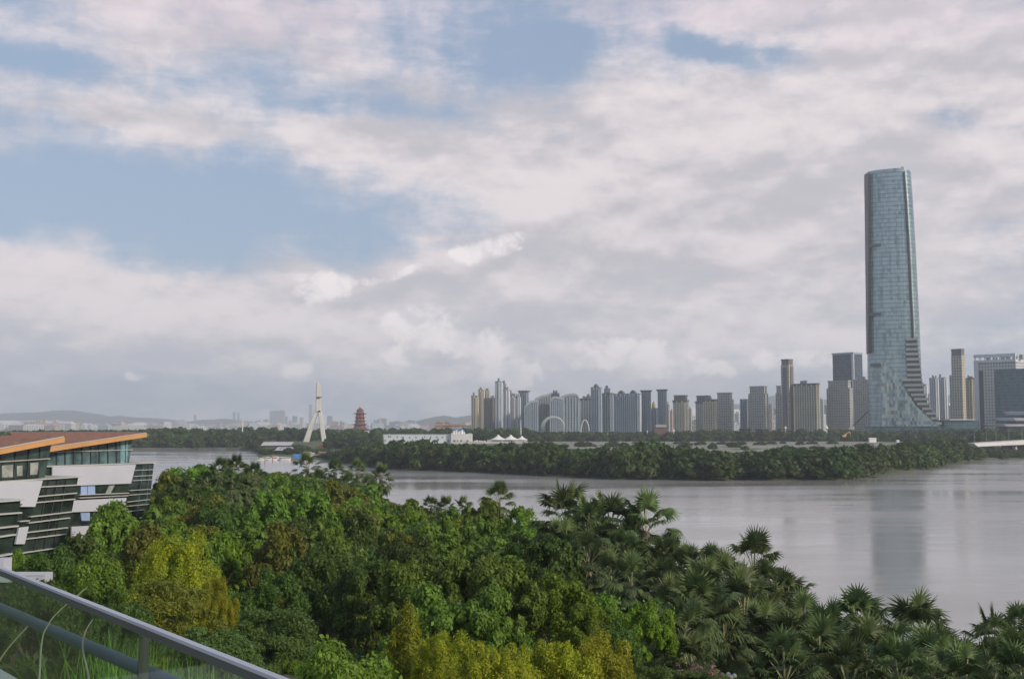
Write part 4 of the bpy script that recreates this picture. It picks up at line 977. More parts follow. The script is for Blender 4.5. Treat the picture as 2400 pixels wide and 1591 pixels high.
M['cap'] = plain('dark_roof_plant', (.16, .15, .15), .8, var=.2, scale=.05); M['capg'] = plain('grey_parapet', (.30, .31, .31), .7)
M['dome'] = plain('ochre_dome', (.42, .30, .14), .6)
def tower(label, u0, u1, vt, D, fac, fr=.2, pil=None, npil=0, crown=None, inset=None, name='apartment_tower', group=None, theta=30, cat='building', side=None):
    W = (u1 - u0) / F * D; uc = (u0 + u1) / 2; th = R(theta); a = (1 - fr) * W / math.cos(th); bdep = max(fr * W / math.sin(th), 4)
    aang = math.atan((uc - U0) / F); X = gx(uc, D); zt = at_y(uc, vt, D).z
    root = empty(name, (X, D, BG - 1.5), -th - aang, label, cat, group); H = zt - (BG - 1.5)
    parts = []
    h1 = H
    if inset:      # (fraction of width, metres of the set-back top)
        fi, hi = inset; h1 = H - hi
        mb = MB(); mb.box(-a / 2 * fi, a / 2 * fi, -bdep / 2 * .9, bdep / 2 * .9, h1, H); mb.box(-a / 2 * fi - .4, a / 2 * fi + .4, -bdep / 2 * .9 - .4, bdep / 2 * .9 + .4, H - 1.6, H + .1); mb.build('set_back_top', M['cap'] if crown != 'light' else FAC[fac], root)
    mb = MB(); mb.box(-a / 2, a / 2, -bdep / 2, bdep / 2, 0, h1); mb.build('walls', FAC[fac], root)
    if npil:
        for k in range(npil):
            x = -a / 2 + a * (k + .5) / npil; w2 = a / npil * .22
            mb = MB(); mb.box(x - w2, x + w2, -bdep / 2 - 1.3, -bdep / 2 - .01, 0, h1 - (1 if k % 2 else 3)); mb.build('pilaster', M[pil], root)
        ns = max(1, int(npil * bdep / a * .8))
        for k in range(ns):
            y = -bdep / 2 + bdep * (k + .5) / ns; w2 = bdep / ns * .25
            mb = MB(); mb.box(a / 2 + .01, a / 2 + 1.2, y - w2, y + w2, 0, h1 - 2); mb.build('pilaster', M[side or pil], root)
    if crown in ('cornice', 'flare'):
        e = 1.6 if crown == 'flare' else .8
        mb = MB(); mb.prism([(-a / 2, -bdep / 2, h1 - 3), (a / 2, -bdep / 2, h1 - 3), (a / 2, bdep / 2, h1 - 3), (-a / 2, bdep / 2, h1 - 3)], [(-a / 2 - e, -bdep / 2 - e, h1 + .3), (a / 2 + e, -bdep / 2 - e, h1 + .3), (a / 2 + e, bdep / 2 + e, h1 + .3), (-a / 2 - e, bdep / 2 + e, h1 + .3)]); mb.build('cornice', M['cap'], root)
    if crown == 'gable' or crown == 'gable2':
        for cx_ in ([0] if crown == 'gable' else [-a * .22, a * .25]):
            g_ = a * (.22 if crown == 'gable' else .11); mb = MB(); mb.prism([(cx_ - g_, -bdep * .4, h1), (cx_ + g_, -bdep * .4, h1), (cx_ + g_ * .8, -bdep * .4, h1 + 2.2), (cx_, -bdep * .4, h1 + 4.5), (cx_ - g_ * .8, -bdep * .4, h1 + 2.2)], [(cx_ - g_, bdep * .4, h1), (cx_ + g_, bdep * .4, h1), (cx_ + g_ * .8, bdep * .4, h1 + 2.2), (cx_, bdep * .4, h1 + 4.5), (cx_ - g_ * .8, bdep * .4, h1 + 2.2)]); mb.build('gable', M['cap'], root)
    if crown == 'dome':
        mb = MB(); r = min(a, bdep * 2) * .3; mb.lathe([(r, 0), (r * 1.05, 2), (r * .95, 5), (r * .6, 8), (.1, 10)], 14, (0, 0, h1)); mb.build('dome', M['dome'], root, smooth=True)
    if crown in ('plant', 'cornice'):
        rs_ = random.Random(int(u0)); mb = MB()
        for k in range(3):
            x = a * rs_.uniform(-.35, .3); mb.box(x, x + a * .13, -bdep * .25, bdep * .2, h1 + (.35 if crown == 'cornice' else .02), h1 + rs_.uniform(2, 4.5))
        mb.build('roof_plant', M['capg'], root)
    return root
def arc_block(label, u0, u1, D, fac, prof, depth=26, strip=True, arch='pil_blue'):
    """long slab whose roof follows a curve; prof: (u, v) along the top"""
    X0 = gx((u0 + u1) / 2, D); root = empty('curved_roof_block', (X0, D, BG - 1.5), 0, label, 'building')
    pts = [(gx(u, D) - X0, at_y(u, v, D).z - BG + 1.5) for u, v in prof]
    A_ = [(pts[0][0], 0, 0), (pts[-1][0], 0, 0)] + [(x, 0, z) for x, z in reversed(pts)]; B_ = [(x, depth, z) for x, y, z in A_]
    mb = MB(); mb.prism(A_, B_); mb.build('walls', FAC[fac], root)
    if strip:
        mb = MB(); n = len(pts)
        for k in range(n - 1):
            (x0, z0), (x1, z1) = pts[k], pts[k + 1]; mb.prism([(x0, -1, z0 - 2.5), (x1, -1, z1 - 2.5), (x1, -1, z1 + .6), (x0, -1, z0 + .6)], [(x0, depth + .5, z0 - 2.5), (x1, depth + .5, z1 - 2.5), (x1, depth + .5, z1 + .6), (x0, depth + .5, z0 + .6)])
        mb.build('curved_roof', M[arch], root)
    for k in range(7):
        x = pts[0][0] + (pts[-1][0] - pts[0][0]) * (k + .5) / 7; z = np.interp(x, [p[0] for p in pts], [p[1] for p in pts]) - 4
        mb = MB(); mb.box(x - .6, x + .6, -1.3, -.01, 0, z); mb.build('pilaster', M['pil_blue'], root)
    return root
S1, S2 = 1650, 1560
tower('stout rounded beige tower at the far left end of the skyline', 1104, 1121, 926.7, S1, 'beige', .2, 'pil_light', 3, 'plant')
tower('taller beige tower second from the left end of the skyline', 1120.5, 1136, 912.5, S1 + 40, 'beige', .3, 'pil_light', 3, 'plant')
tower('beige tower right behind the second one with a sunlit side', 1134, 1148, 914.5, S1 + 90, 'beige', .35, 'pil_light', 2, 'plant')
tower('grey brown lower tower left of the tallest pale tower', 1134, 1161, 932, S1, 'brown', .15, 'pil_dark', 4, 'plant')
tower('tallest pale blue tower of the left cluster with a white vertical strip', 1160, 1178, 893, S1 - 50, 'bluelight', .3, 'pil_white', 2, 'plant')
tower('pale blue tower attached right of the tallest one, slightly lower', 1172, 1186, 898, S1 - 10, 'blue', .2, 'pil_blue', 2, 'plant')
tower('pale striped tower in front of the tallest pair', 1178, 1195, 913, S1 - 70, 'bluelight', .3, 'pil_white', 2, 'plant')
tower('beige striped tower with blue glass edge, fifth cluster step', 1197, 1211, 926, S1 - 40, 'beige', .3, 'pil_white', 3, 'plant')
tower('narrow blue glass tower just left of the ornate topped one', 1208, 1220, 928, S1 - 60, 'blue', .3, 'pil_white', 2, 'plant')
tower('grey blue tower with an ornate colonnaded top', 1216.6, 1240, 916, S1, 'blue', .2, 'pil_blue', 5, 'flare')
tower('dark narrow tower behind the start of the curved roofs', 1190, 1200, 921, S1 + 60, 'blue', .2, 'pil_blue', 2, 'plant')
arc_block('low curved front block with a rounded left shoulder', 1228, 1262, S1 - 120, 'blue', [(1228, 962), (1231, 952), (1236, 945), (1244, 940), (1256, 938), (1262, 938)])
arc_block('brownish block whose pale roof sweeps up to the right', 1254, 1292, S1 - 60, 'brown', [(1254, 934), (1262, 930), (1270, 927), (1280, 925), (1290, 921), (1292, 920)])
tower('dark rooftop block rising behind the sweeping roof', 1291, 1311, 921, S1 + 40, 'brown', .2, 'pil_dark', 3, 'plant')
arc_block('blue grey block with a wave roof behind the ring sculpture', 1288, 1322, S1 - 100, 'blue', [(1288, 948), (1291, 940), (1294, 932), (1299, 929), (1310, 931), (1322, 934)])
arc_block('wide block with a green grey barrel roof', 1312, 1359, S1 - 80, 'blue', [(1312, 932), (1318, 928), (1327, 924.5), (1337, 923), (1347, 922.5), (1353, 925), (1357, 931), (1359, 936)], arch='capg')
tower('cream fronted block with tall white columns', 1360, 1388, 934, S1, 'stone', .2, 'pil_white', 4, 'cornice')
tower('grey block behind the cream fronted one', 1373, 1388, 928, S1 + 60, 'grey', .2, None, 0, 'plant')
tower('tall dark blue grey tower with a pointed centre gable', 1385, 1411, 907, S2, 'blue', .2, 'pil_blue', 5, 'gable')
tower('pale grey stair tower behind the tall gabled one', 1416, 1431, 910, S2 + 60, 'bluelight', .3, None, 0, 'plant')
tower('blue grey tower right of the tall gabled one', 1411, 1438, 921.5, S2 + 10, 'blue', .15, 'pil_blue', 4, 'cornice')
tower('wide blue grey slab with two small roof gables', 1438, 1502, 922, S2, 'blue', .08, 'pil_blue', 12, 'gable2', side='pil_white')
tower('slim grey tower with an overhanging top, left of the yellow dome', 1504, 1526, 915, S2 + 10, 'blue', .25, 'pil_blue', 4, 'flare')
tower('low tower carrying a yellow dome between two slim ones', 1520, 1545, 956, S2 + 60, 'blue', .1, 'pil_blue', 4, 'dome')
tower('slim grey tower with an overhanging top, right of the yellow dome', 1542, 1563, 913, S2, 'blue', .2, 'pil_blue', 4, 'flare', side='pil_light')
tower('thin grey tower in the gap right of the second slim tower', 1562, 1570, 947, S2 + 120, 'grey', .3, None, 0, 'plant')
tower('square beige tower with bold vertical piers and a dark cornice', 1578, 1614, 926, S2 - 40, 'stone', .15, 'pil_light', 5, 'cornice', (.85, 7))
tower('stepped grey back half of the twin beige piers building', 1631, 1668, 927, S2, 'grey', .15, None, 0, 'cornice', (.85, 8))
tower('lower beige block with bold vertical piers and dark cornice', 1648, 1680, 936, S2 - 50, 'stone', .2, 'pil_light', 5, 'cornice')
tower('plain greenish grey tower with a sunlit right side', 1679, 1720, 920, S2 - 20, 'grey', .15, None, 0, 'light', (.82, 9), side='pil_light')
tower('short blue glass block left of the big plain grey tower', 1736, 1757, 935, S2 + 20, 'blue', .1, 'pil_blue', 4, None)
tower('big plain grey tower with set back top and pale right edge', 1755.5, 1801, 905, S2 - 20, 'grey', .14, None, 0, 'light', (.84, 10))
tower('grey block tucked behind the slender twin shaft', 1820, 1836, 904, S2 + 40, 'grey', .1, None, 0, 'light', (.7, 10))
tower('slender twin shaft tower standing above its neighbours', 1833, 1862, 842, S2 - 40, 'stone', .38, 'pil_dark', 1, None, (.9, 8), theta=38)
tower('wide beige slab with many thin vertical piers', 1863, 1921, 899, S2 - 60, 'stone', .06, 'pil_light', 10, 'cornice')
tower('grey slab with a warm sunlit right edge before the dark glass tower', 1940, 1999, 892, S2 - 60, 'grey', .12, 'pil_light', 0, 'light', (.86, 10))
o = tower('dark slate glass tower with a pale corner strip', 1956, 2023, 828, S2 + 60, 'slate', .30, None, 0, None, theta=34, name='office_tower')
Wd = 67 / F * (S2 + 60); a_ = .7 * Wd / math.cos(R(34)); b_ = .3 * Wd / math.sin(R(34)); Hh = at_y(1990, 828, S2 + 60).z - BG + 1.5
mb = MB(); mb.box(a_ / 2 - 2.6, a_ / 2 + .8, -b_ / 2 - .8, -b_ / 2 + .6, 0, Hh + .3); mb.build('corner_strip', M['pil_white'], o)
mb = MB(); mb.box(-a_ / 2 - .5, a_ / 2 + .9, -b_ / 2 - .9, b_ / 2 + .5, Hh - 2.2, Hh + .4); mb.build('cornice', M['pil_blue'], o)
tower('grey slab peeking out left of the great glass tower', 2004, 2042, 889, S2 + 10, 'grey', .05, None, 0, 'plant')
tower('grey tower with vertical bays just right of the great tower', 2159, 2175, 900, S1, 'grey', .2, 'pil_white', 3, 'plant')
tower('pair of joined pale striped apartment shafts', 2182, 2201, 885, S1 - 60, 'bluelight', .12, 'pil_white', 4, 'plant')
tower('pale striped apartment shaft joined to its twin on the left', 2202, 2221, 884, S1 - 50, 'bluelight', .12, 'pil_white', 4, 'plant')
tower('narrow blue grey slab left of the slender stone tower', 2229.5, 2240, 879, S1 - 100, 'bluelight', .2, None, 0, None)
tower('slender stone tower with a dark cap near the right edge', 2235, 2265, 818, S2 - 60, 'stone', .24, None, 0, None, (.96, 9))
tower('stone slab with dark vertical bays beside the slender stone tower', 2262, 2287, 886, S2 - 60, 'stone', .1, 'pil_light', 4, 'cornice')
tower('grey slab between the stone slab and the white framed offices', 2284, 2298, 886, S2, 'grey', .1, 'pil_blue', 2, None)
# white framed office building and the teal one in front
D_ = 1330; o = tower('big white framed office building with a hollow rooftop frame', 2295, 2398, 846, D_ + 60, 'white', .16, None, 0, None, theta=22, name='office_building')
Wd = 103 / F * (D_ + 60); a_ = .84 * Wd / math.cos(R(22)); b_ = .16 * Wd / math.sin(R(22)); Hh = at_y(2346, 846, D_ + 60).z - BG + 1.5
mb = MB(); mb.box(-a_ / 2 - 1.5, a_ / 2 + .5, -b_ / 2 - 1.5, b_ / 2, Hh - 2, Hh + 1); mb.box(-a_ / 2 - 1.5, -a_ / 2 + 4, -b_ / 2 - 1.5, -b_ / 2 + 3, 0, Hh - 2.01); mb.box(-a_ / 2 - 1.5, a_ / 2 + .5, -b_ / 2 - 1.5, -b_ / 2 + 1, Hh + 4.5, Hh + 8)
for k in range(9):
    x = -a_ / 2 + a_ * k / 8; mb.box(x - .5, x + .5, -b_ / 2 - 1.3, -b_ / 2 + .8, Hh + 1.01, Hh + 4.49)
mb.build('rooftop_frame', M['pil_white'], o)
mb = MB(); mb.box(-a_ / 2 + 4.1, -a_ / 2 + 9, -b_ / 2 - .8, -b_ / 2 - .05, 0, Hh - 12); mb.build('dark_slot', M['recess'], o)
mb = MB()
for k in range(6): mb.box(-a_ * .3 + k * 8, -a_ * .3 + k * 8 + 4, -3, 3, Hh + 1.02, Hh + 6.5)
mb.build('roof_plant', M['capg'], o)
tower('teal glass office block cut by the right edge of the picture', 2339, 2430, 864.5, D_, 'teal', .02, None, 0, None, name='office_building')
mb = MB(); c_ = at_y(2255, 1000, 1330); w_ = 41 / F * 1330; mb.box(-w_, w_, 0, 22, -8, at_y(2255, 984.5, 1330).z - c_.z)
rp = empty('low_glass_hall', (c_.x, c_.y, c_.z), 0, 'low teal glass hall with a pale thin roof between the towers', 'building'); mb.build('glass_walls', FAC['teal'], rp)
mb = MB(); zz = at_y(2255, 984.5, 1330).z - c_.z; mb.box(-w_ * .75, w_ * .7, -3, 24, zz + .02, zz + 1.3); mb.build('roof_slab', M['cladding'], rp)
# layered pale pavilion at the right edge
c_ = at_y(2385, 1000, 1200); rp = empty('layered_pavilion', (c_.x, c_.y, c_.z), 0, 'low pale pavilion with stacked curved overhanging roofs at the right edge', 'building')
for k, (u0, u1, v0, v1) in enumerate([(2330, 2440, 999.5, 994), (2352, 2440, 986, 979.5), (2378, 2440, 972, 964)]):
    x0, x1 = (u0 - 2385) / F * 1200, (u1 - 2385) / F * 1200; z0, z1 = [at_y(2385, v, 1200).z - c_.z for v in (v0, v1)]; n = 8
    ring = lambda z, e: [(x0 - e + (8 if j == 0 else 0), 0 + 10 * j, z) for j in range(3)] + [(x1, 22, z), (x1, -3, z), (x0 + 12 - e, -3 - e * .3, z)]
    mb = MB(); mb.rings([ring(z0, 0), ring(z1 - .3, 3), ring(z1, 2.5)]); mb.build('overhanging_roof', M['cladding'], rp)
    mb = MB(); zl = [at_y(2385, v, 1200).z - c_.z for v in (1012, 994, 979.5)][k]; mb.box(x0 + 14, x1 - 1, 2, 20, zl + .02, z0 - .02); mb.build('glazed_storey', M['recess'], rp)

# ------------------------------------------------------------------ distant city: houses and hazy towers, each its own block
rs = random.Random(21)
def block(mb, w_, d_, h_, kind, rs):
    mb.box(-w_ / 2, w_ / 2, -d_ / 2, d_ / 2, 0, h_)
    if kind == 0: mb.box(-w_ * .2, w_ * .15, -d_ * .3, d_ * .3, h_, h_ + 3)
    elif kind == 1: mb.prism([(-w_ / 2, -d_ / 2, h_), (w_ / 2, -d_ / 2, h_), (w_ / 2, d_ / 2, h_), (-w_ / 2, d_ / 2, h_)], [(-w_ * .35, -.1, h_ + 4), (w_ * .35, -.1, h_ + 4), (w_ * .35, .1, h_ + 4), (-w_ * .35, .1, h_ + 4)])
    else: mb.box(-w_ * .5 - .3, w_ * .5 + .3, -d_ * .5 - .3, d_ * .5 + .3, h_ - 1, h_ + .5); mb.box(w_ * .1, w_ * .3, -d_ * .2, d_ * .2, h_ + .5, h_ + 4)
LOW = []
for k in range(9):
    mb = MB(); block(mb, 30, 16, 14, k % 3, rs); LOW.append(mb.mesh('house', FAC[['white', 'white', 'pink', 'bluelight', 'white', 'beige', 'grey', 'white', 'bluelight'][k]]))
def lowrise(n, ur, Dr, hr, wr, label, group, name='low_building', meshes=None):
    for k in range(n):
        u = rs.uniform(*ur); D = rs.uniform(*Dr); o = bpy.data.objects.new(name, rs.choice(meshes or LOW)); COL.objects.link(o); o.location = (gx(u, D), D, 5); o.rotation_euler = (0, 0, rs.uniform(-.5, .5))
        o.scale = (rs.uniform(*wr) / 30, 2.0, rs.uniform(*hr) / 14); props(o, label, 'building', group)
lowrise(90, (-60, 160), (5000, 6600), (20, 40), (70, 150), 'white low block among the bright rows below the left hills', 'white blocks below the left hills')
lowrise(120, (150, 620), (6000, 8600), (14, 36), (40, 100), 'small pale house of the far town at the foot of the hills', 'houses at the foot of the hills')
lowrise(60, (600, 1104), (5600, 8000), (16, 38), (40, 100), 'small hazy building on the flat horizon between pylon and towers', 'hazy low buildings on the horizon')
lowrise(60, (1560, 1960), (2300, 3600), (18, 50), (24, 60), 'small reddish house seen in a gap between the skyline towers', 'houses in gaps of the skyline')
lowrise(20, (2170, 2300), (2400, 3300), (20, 60), (24, 60), 'small house seen in a gap right of the great tower', 'houses right of the great tower')
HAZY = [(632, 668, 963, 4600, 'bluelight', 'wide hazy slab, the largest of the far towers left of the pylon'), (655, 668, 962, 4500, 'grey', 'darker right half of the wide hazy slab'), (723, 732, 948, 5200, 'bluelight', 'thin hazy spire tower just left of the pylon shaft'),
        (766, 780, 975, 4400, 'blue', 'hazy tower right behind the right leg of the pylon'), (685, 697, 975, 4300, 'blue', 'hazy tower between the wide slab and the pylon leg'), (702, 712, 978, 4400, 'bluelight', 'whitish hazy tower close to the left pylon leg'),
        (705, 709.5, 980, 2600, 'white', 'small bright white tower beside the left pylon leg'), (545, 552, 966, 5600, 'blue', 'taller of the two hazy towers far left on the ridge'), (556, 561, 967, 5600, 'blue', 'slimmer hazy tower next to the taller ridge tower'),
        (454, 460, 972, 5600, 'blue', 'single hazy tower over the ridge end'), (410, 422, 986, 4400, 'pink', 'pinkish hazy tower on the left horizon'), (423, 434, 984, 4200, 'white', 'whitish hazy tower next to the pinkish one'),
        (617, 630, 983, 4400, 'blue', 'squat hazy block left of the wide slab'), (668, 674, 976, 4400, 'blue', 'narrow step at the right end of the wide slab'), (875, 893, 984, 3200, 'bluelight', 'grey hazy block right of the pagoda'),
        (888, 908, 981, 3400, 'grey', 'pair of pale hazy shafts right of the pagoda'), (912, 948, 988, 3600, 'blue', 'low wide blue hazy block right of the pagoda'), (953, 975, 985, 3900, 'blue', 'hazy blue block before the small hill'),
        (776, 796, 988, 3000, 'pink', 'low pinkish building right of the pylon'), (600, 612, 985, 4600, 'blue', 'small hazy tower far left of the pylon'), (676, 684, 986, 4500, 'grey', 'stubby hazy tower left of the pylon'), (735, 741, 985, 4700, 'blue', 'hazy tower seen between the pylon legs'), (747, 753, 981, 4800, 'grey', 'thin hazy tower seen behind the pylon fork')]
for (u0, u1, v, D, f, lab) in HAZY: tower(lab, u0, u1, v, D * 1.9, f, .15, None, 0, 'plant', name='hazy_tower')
for (u0, u1, v, D, f, lab) in [(1566, 1578, 962, 2300, 'pink', 'pale apartment house in the gap left of the square beige tower'), (1615, 1622, 958, 2200, 'grey', 'grey house just right of the square beige tower'), (1622, 1632, 964, 2600, 'blue', 'faint block left of the twin piers building'),
        (1722, 1734, 968, 2500, 'white', 'faint pale house left of the short blue block'), (1800, 1812, 948, 2500, 'brown', 'faint brown tower right of the big plain grey tower'), (1812, 1821, 958, 2700, 'bluelight', 'faint pale tower left of the twin shaft'),
        (1922, 1932, 936, 2300, 'bluelight', 'faint tower right of the wide beige slab'), (1931, 1941, 950, 2500, 'grey', 'faint lower tower before the grey slab'), (2222, 2230, 950, 2400, 'pink', 'faint pinkish house left of the slender stone tower'), (2172, 2182, 925, 2400, 'bluelight', 'faint tower in the gap beside the paired shafts')]:
    tower(lab, u0, u1, v, D, f, .2, None, 0, 'plant', name='distant_tower')

# ------------------------------------------------------------------ bridge pylon
PD = 1240.0; c_ = at_y(737, 1037, PD); zt = at_y(740, 897, PD).z - c_.z; px = lambda u: (u - 737) / F * PD; pz = lambda v: at_y(740, v, PD).z - c_.z
M['pylon'] = plain('pylon_concrete', (.60, .59, .55), .75, var=.1, scale=.08)
rp = empty('bridge_pylon', c_, 0, 'pale concrete pylon splitting into two legs like an upturned Y', 'pylon')
sh = lambda u0, u1, z, y0=-2.5, y1=2.5, ch=.0: [(px(u0), y0 + 2, z), (px(u0 + 2), y0, z), (px(u1), y0, z), (px(u1), y1, z), (px(u0), y1, z)]
mb = MB(); mb.rings([sh(738.5, 751, pz(966)), sh(739, 750.5, pz(932)), sh(739.5, 750, pz(905)), sh(740, 746.5, pz(900)), sh(740, 742.5, pz(896))]); mb.build('shaft', M['pylon'], rp)
mb = MB(); mb.box(px(742), px(751.3), -4.6, 4.4, pz(932), pz(929.5)); mb.build('collar', M['cap'], rp)
mb = MB(); mb.rings([sh(708, 722.5, -2), sh(723.5, 734, pz(995)), sh(737, 746, pz(964))]); mb.build('leg', M['pylon'], rp)
mb = MB(); mb.rings([sh(754.5, 766, -2), sh(748, 757.5, pz(995)), sh(743.5, 751.5, pz(962))]); mb.build('leg', M['pylon'], rp)
mb = MB(); mb.tube([(px(793), 0, pz(1008)), (px(806), 0, pz(1035))], .5, 6); o = mb.build('crane_jib', M['capg']); o.location = c_; props(o, label='thin pale crane jib slanting over the trees right of the pylon', cat='crane')

# ------------------------------------------------------------------ pagoda
D_ = 1900.0; c_ = at_y(843.5, 1010, D_); sc = D_ / F
M['red'] = plain('red_timber', (.26, .075, .05), .7, var=.3, scale=.3); M['tile'] = plain('dark_red_tiles', (.14, .06, .055), .7, var=.3, scale=.3); M['goldtip'] = plain('gilt_finial', (.5, .38, .15), .4, metal=.5)
rp = empty('pagoda', c_, 0, 'red tiered pagoda with upturned eaves above the trees', 'pagoda')
zf = lambda v: at_y(843.5, v, D_).z - c_.z
def octa(r, z, a0=math.pi / 8): return [(r * math.cos(a0 + k * math.pi / 4), r * math.sin(a0 + k * math.pi / 4), z) for k in range(8)]
def eave(vt, vb, ri, ro):
    z0, z1 = zf(vb), zf(vt); lo = [(x * (1.07 if k % 1 == 0 else 1), y * 1.07, z0 + .9) for k, (x, y, z) in enumerate(octa(ro, z0))]
    mb = MB(); mb.rings([octa(ri, z0 - .6), octa(ro * .97, z0), lo, octa((ri + ro) / 2, z0 + (z1 - z0) * .45), octa(ri, z1)]); mb.build('tiled_eave', M['tile'], rp)
eave(1000, 1007, 9.5, 16); eave(991, 995.5, 8.0, 12.5); eave(984, 987, 7.2, 10); eave(976.5, 979, 7, 9.2); eave(965.5, 970, 5, 11.0)
for (v0, v1, r) in [(1016, 1006, 12), (1003, 995, 8.6), (993, 986.5, 7.2), (985, 978.5, 6.6), (978, 969.5, 6.2), (966, 961.5, 5.2)]:
    mb = MB(); mb.rings([octa(r, zf(v0)), octa(r, zf(v1))])
    for k in range(8): x, y, _ = octa(r + .4, 0)[k]; mb.box(x - .35, x + .35, y - .35, y + .35, zf(v0), zf(v1))
    mb.build('storey', M['red'], rp)
mb = MB(); mb.rings([octa(5.2, zf(962)), octa(6.6, zf(961.3)), octa(4.2, zf(958.5)), octa(1.6, zf(956))]); mb.build('top_roof', M['tile'], rp)
mb = MB(); mb.lathe([(1.5, zf(956)), (1.7, zf(954.5)), (.8, zf(953)), (.5, zf(951)), (.15, zf(948.5))], 10); mb.build('finial', M['goldtip'], rp)
mb = MB(); mb.box(-14, 16, -15, 12, zf(1030), zf(1010)); mb.build('stone_base', M['white_wall'], rp)

# ------------------------------------------------------------------ long white building with a gate house and blue turrets
D_ = 1150.0; c_ = at_y(1000, 1037, D_); q = D_ / F; X_ = lambda u: (u - 1000) * q; Zv = lambda v: at_y(1000, v, D_).z - c_.z
rp = empty('white_hall', c_, 0, 'long white hall with a gate house and small blue turrets', 'building'); M['bluecone'] = plain('blue_turret_tiles', (.06, .17, .42), .5)
mb = MB(); mb.box(X_(897), X_(1057), 0, 26, -3, Zv(1019)); mb.build('long_wing', plain('pale_blue_white_render', (.55, .60, .64), .7, var=.04, scale=.1), rp)
mb = MB(); mb.box(X_(896.5), X_(1057), -.3, 26.3, Zv(1019) + .01, Zv(1018)); mb.build('parapet', M['white_wall'], rp)
mb = MB(); mb.box(X_(1057.3), X_(1105), -4, 26, -3, Zv(1017)); mb.box(X_(1057.3), X_(1062), -4.2, 0, Zv(1017), Zv(1014.5)); mb.box(X_(1098), X_(1105), -4.2, 0, Zv(1017), Zv(1015)); mb.build('gate_house', M['white_wall'], rp)
for u, w_, v0, v1 in [(1063, 2.2, 1017, 1009), (1069, 2.6, 1017, 1007), (1075, 3.2, 1017, 1010), (1081, 3.4, 1017, 1007.5), (1087, 1.6, 1017, 1012)]:
    mb = MB(); mb.lathe([(w_ * .6, Zv(v0)), (w_ * .6, Zv(v1))], 10, (X_(u), 2, 0)); t_ = mb.build('turret', M['white_wall'], rp)
    mb = MB(); mb.lathe([(w_ * .75, Zv(v1)), (w_ * .35, Zv(v1 - 2)), (.05, Zv(v1 - 5.5))], 10, (X_(u), 2, 0)); mb.build('cone_roof', M['bluecone'], t_)
for u, v in [(911, 1023), (915, 1023), (931, 1024), (945, 1025), (995, 1023.5), (1009.5, 1024), (1023.5, 1024), (1037, 1024.5), (903, 1032), (1016, 1032.5), (1051, 1032.5), (960, 1025), (975, 1025)]:
    mb = MB(); mb.box(X_(u) - .45, X_(u) + .6, -.25, .1, Zv(v + 1.6), Zv(v - 1.6)); mb.build('window', M['recess'], rp)
for u, w_ in [(1065, 2.2), (1073, 1.3), (1081, 2.2), (1096, 2.0)]:
    mb = MB(); mb.box(X_(u) - w_ / 2, X_(u) + w_ / 2, -4.25, -3.9, Zv(1036), Zv(1031)); mb.build('gate_opening', M['recess'], rp)
# event tents
M['canvas'] = plain('white_canvas', (.72, .70, .68), .7, var=.04)
def tent(u0, u1, vb, vt, D, label, group=None, peaks=None, wall=2.2):
    uc = (u0 + u1) / 2; c_ = at_y(uc, vb, D); q = D / F; ro = empty('event_tent', c_, 0, label, 'tent', group); zt = at_y(uc, vt, D).z - c_.z; n = 12; mb = MB(); rs_ = []
    peaks = peaks or [uc]; nx = 24
    for (pk, ww) in [((p - uc) * q, (u1 - u0) * q / len(peaks) / 2) for p in peaks]:
        prof = [(ww * 1.0, 0), (ww * .72, zt * .22), (ww * .42, zt * .45), (ww * .2, zt * .7), (ww * .05, zt)]
        m2 = MB(); m2.rings([[(pk + r * math.cos(a) * 1.12, r * .8 * math.sin(a), z) for a in [2 * math.pi * j / 16 for j in range(16)]] for r, z in prof]); m2.build('canvas_peak', M['canvas'], ro, smooth=False)
    mb.box((u0 - uc) * q * .96, (u1 - uc) * q * .96, -3, 3, -wall, -.02); mb.build('tent_wall', plain('tent_wall', (.45, .44, .43), .8), ro)
tent(1141, 1212, 1030.5, 1018.5, 1110, 'large white double peaked tent beside the white hall', peaks=[1168, 1197])
tent(1210, 1236, 1030.5, 1021, 1130, 'smaller white pointed tent half behind the bushes')
for k, u in enumerate([1113, 1118, 1124.5, 1130, 1136]): tent(u - 2.6, u + 2.6, 1033.5, [1031.5, 1030, 1031.5, 1032, 1031.5][k], 1100, 'small white awning in the row between hall and big tent', 'small awnings by the hall', wall=1.2)
mb = MB(); c_ = at_y(1120, 1040, 1090); mb.box(-26, 48, 0, 1.2, -4, at_y(1120, 1034.2, 1090).z - c_.z); mb.build('low_wall', M['concrete'], label='long low grey wall in front of the white tents', cat='wall').location = c_

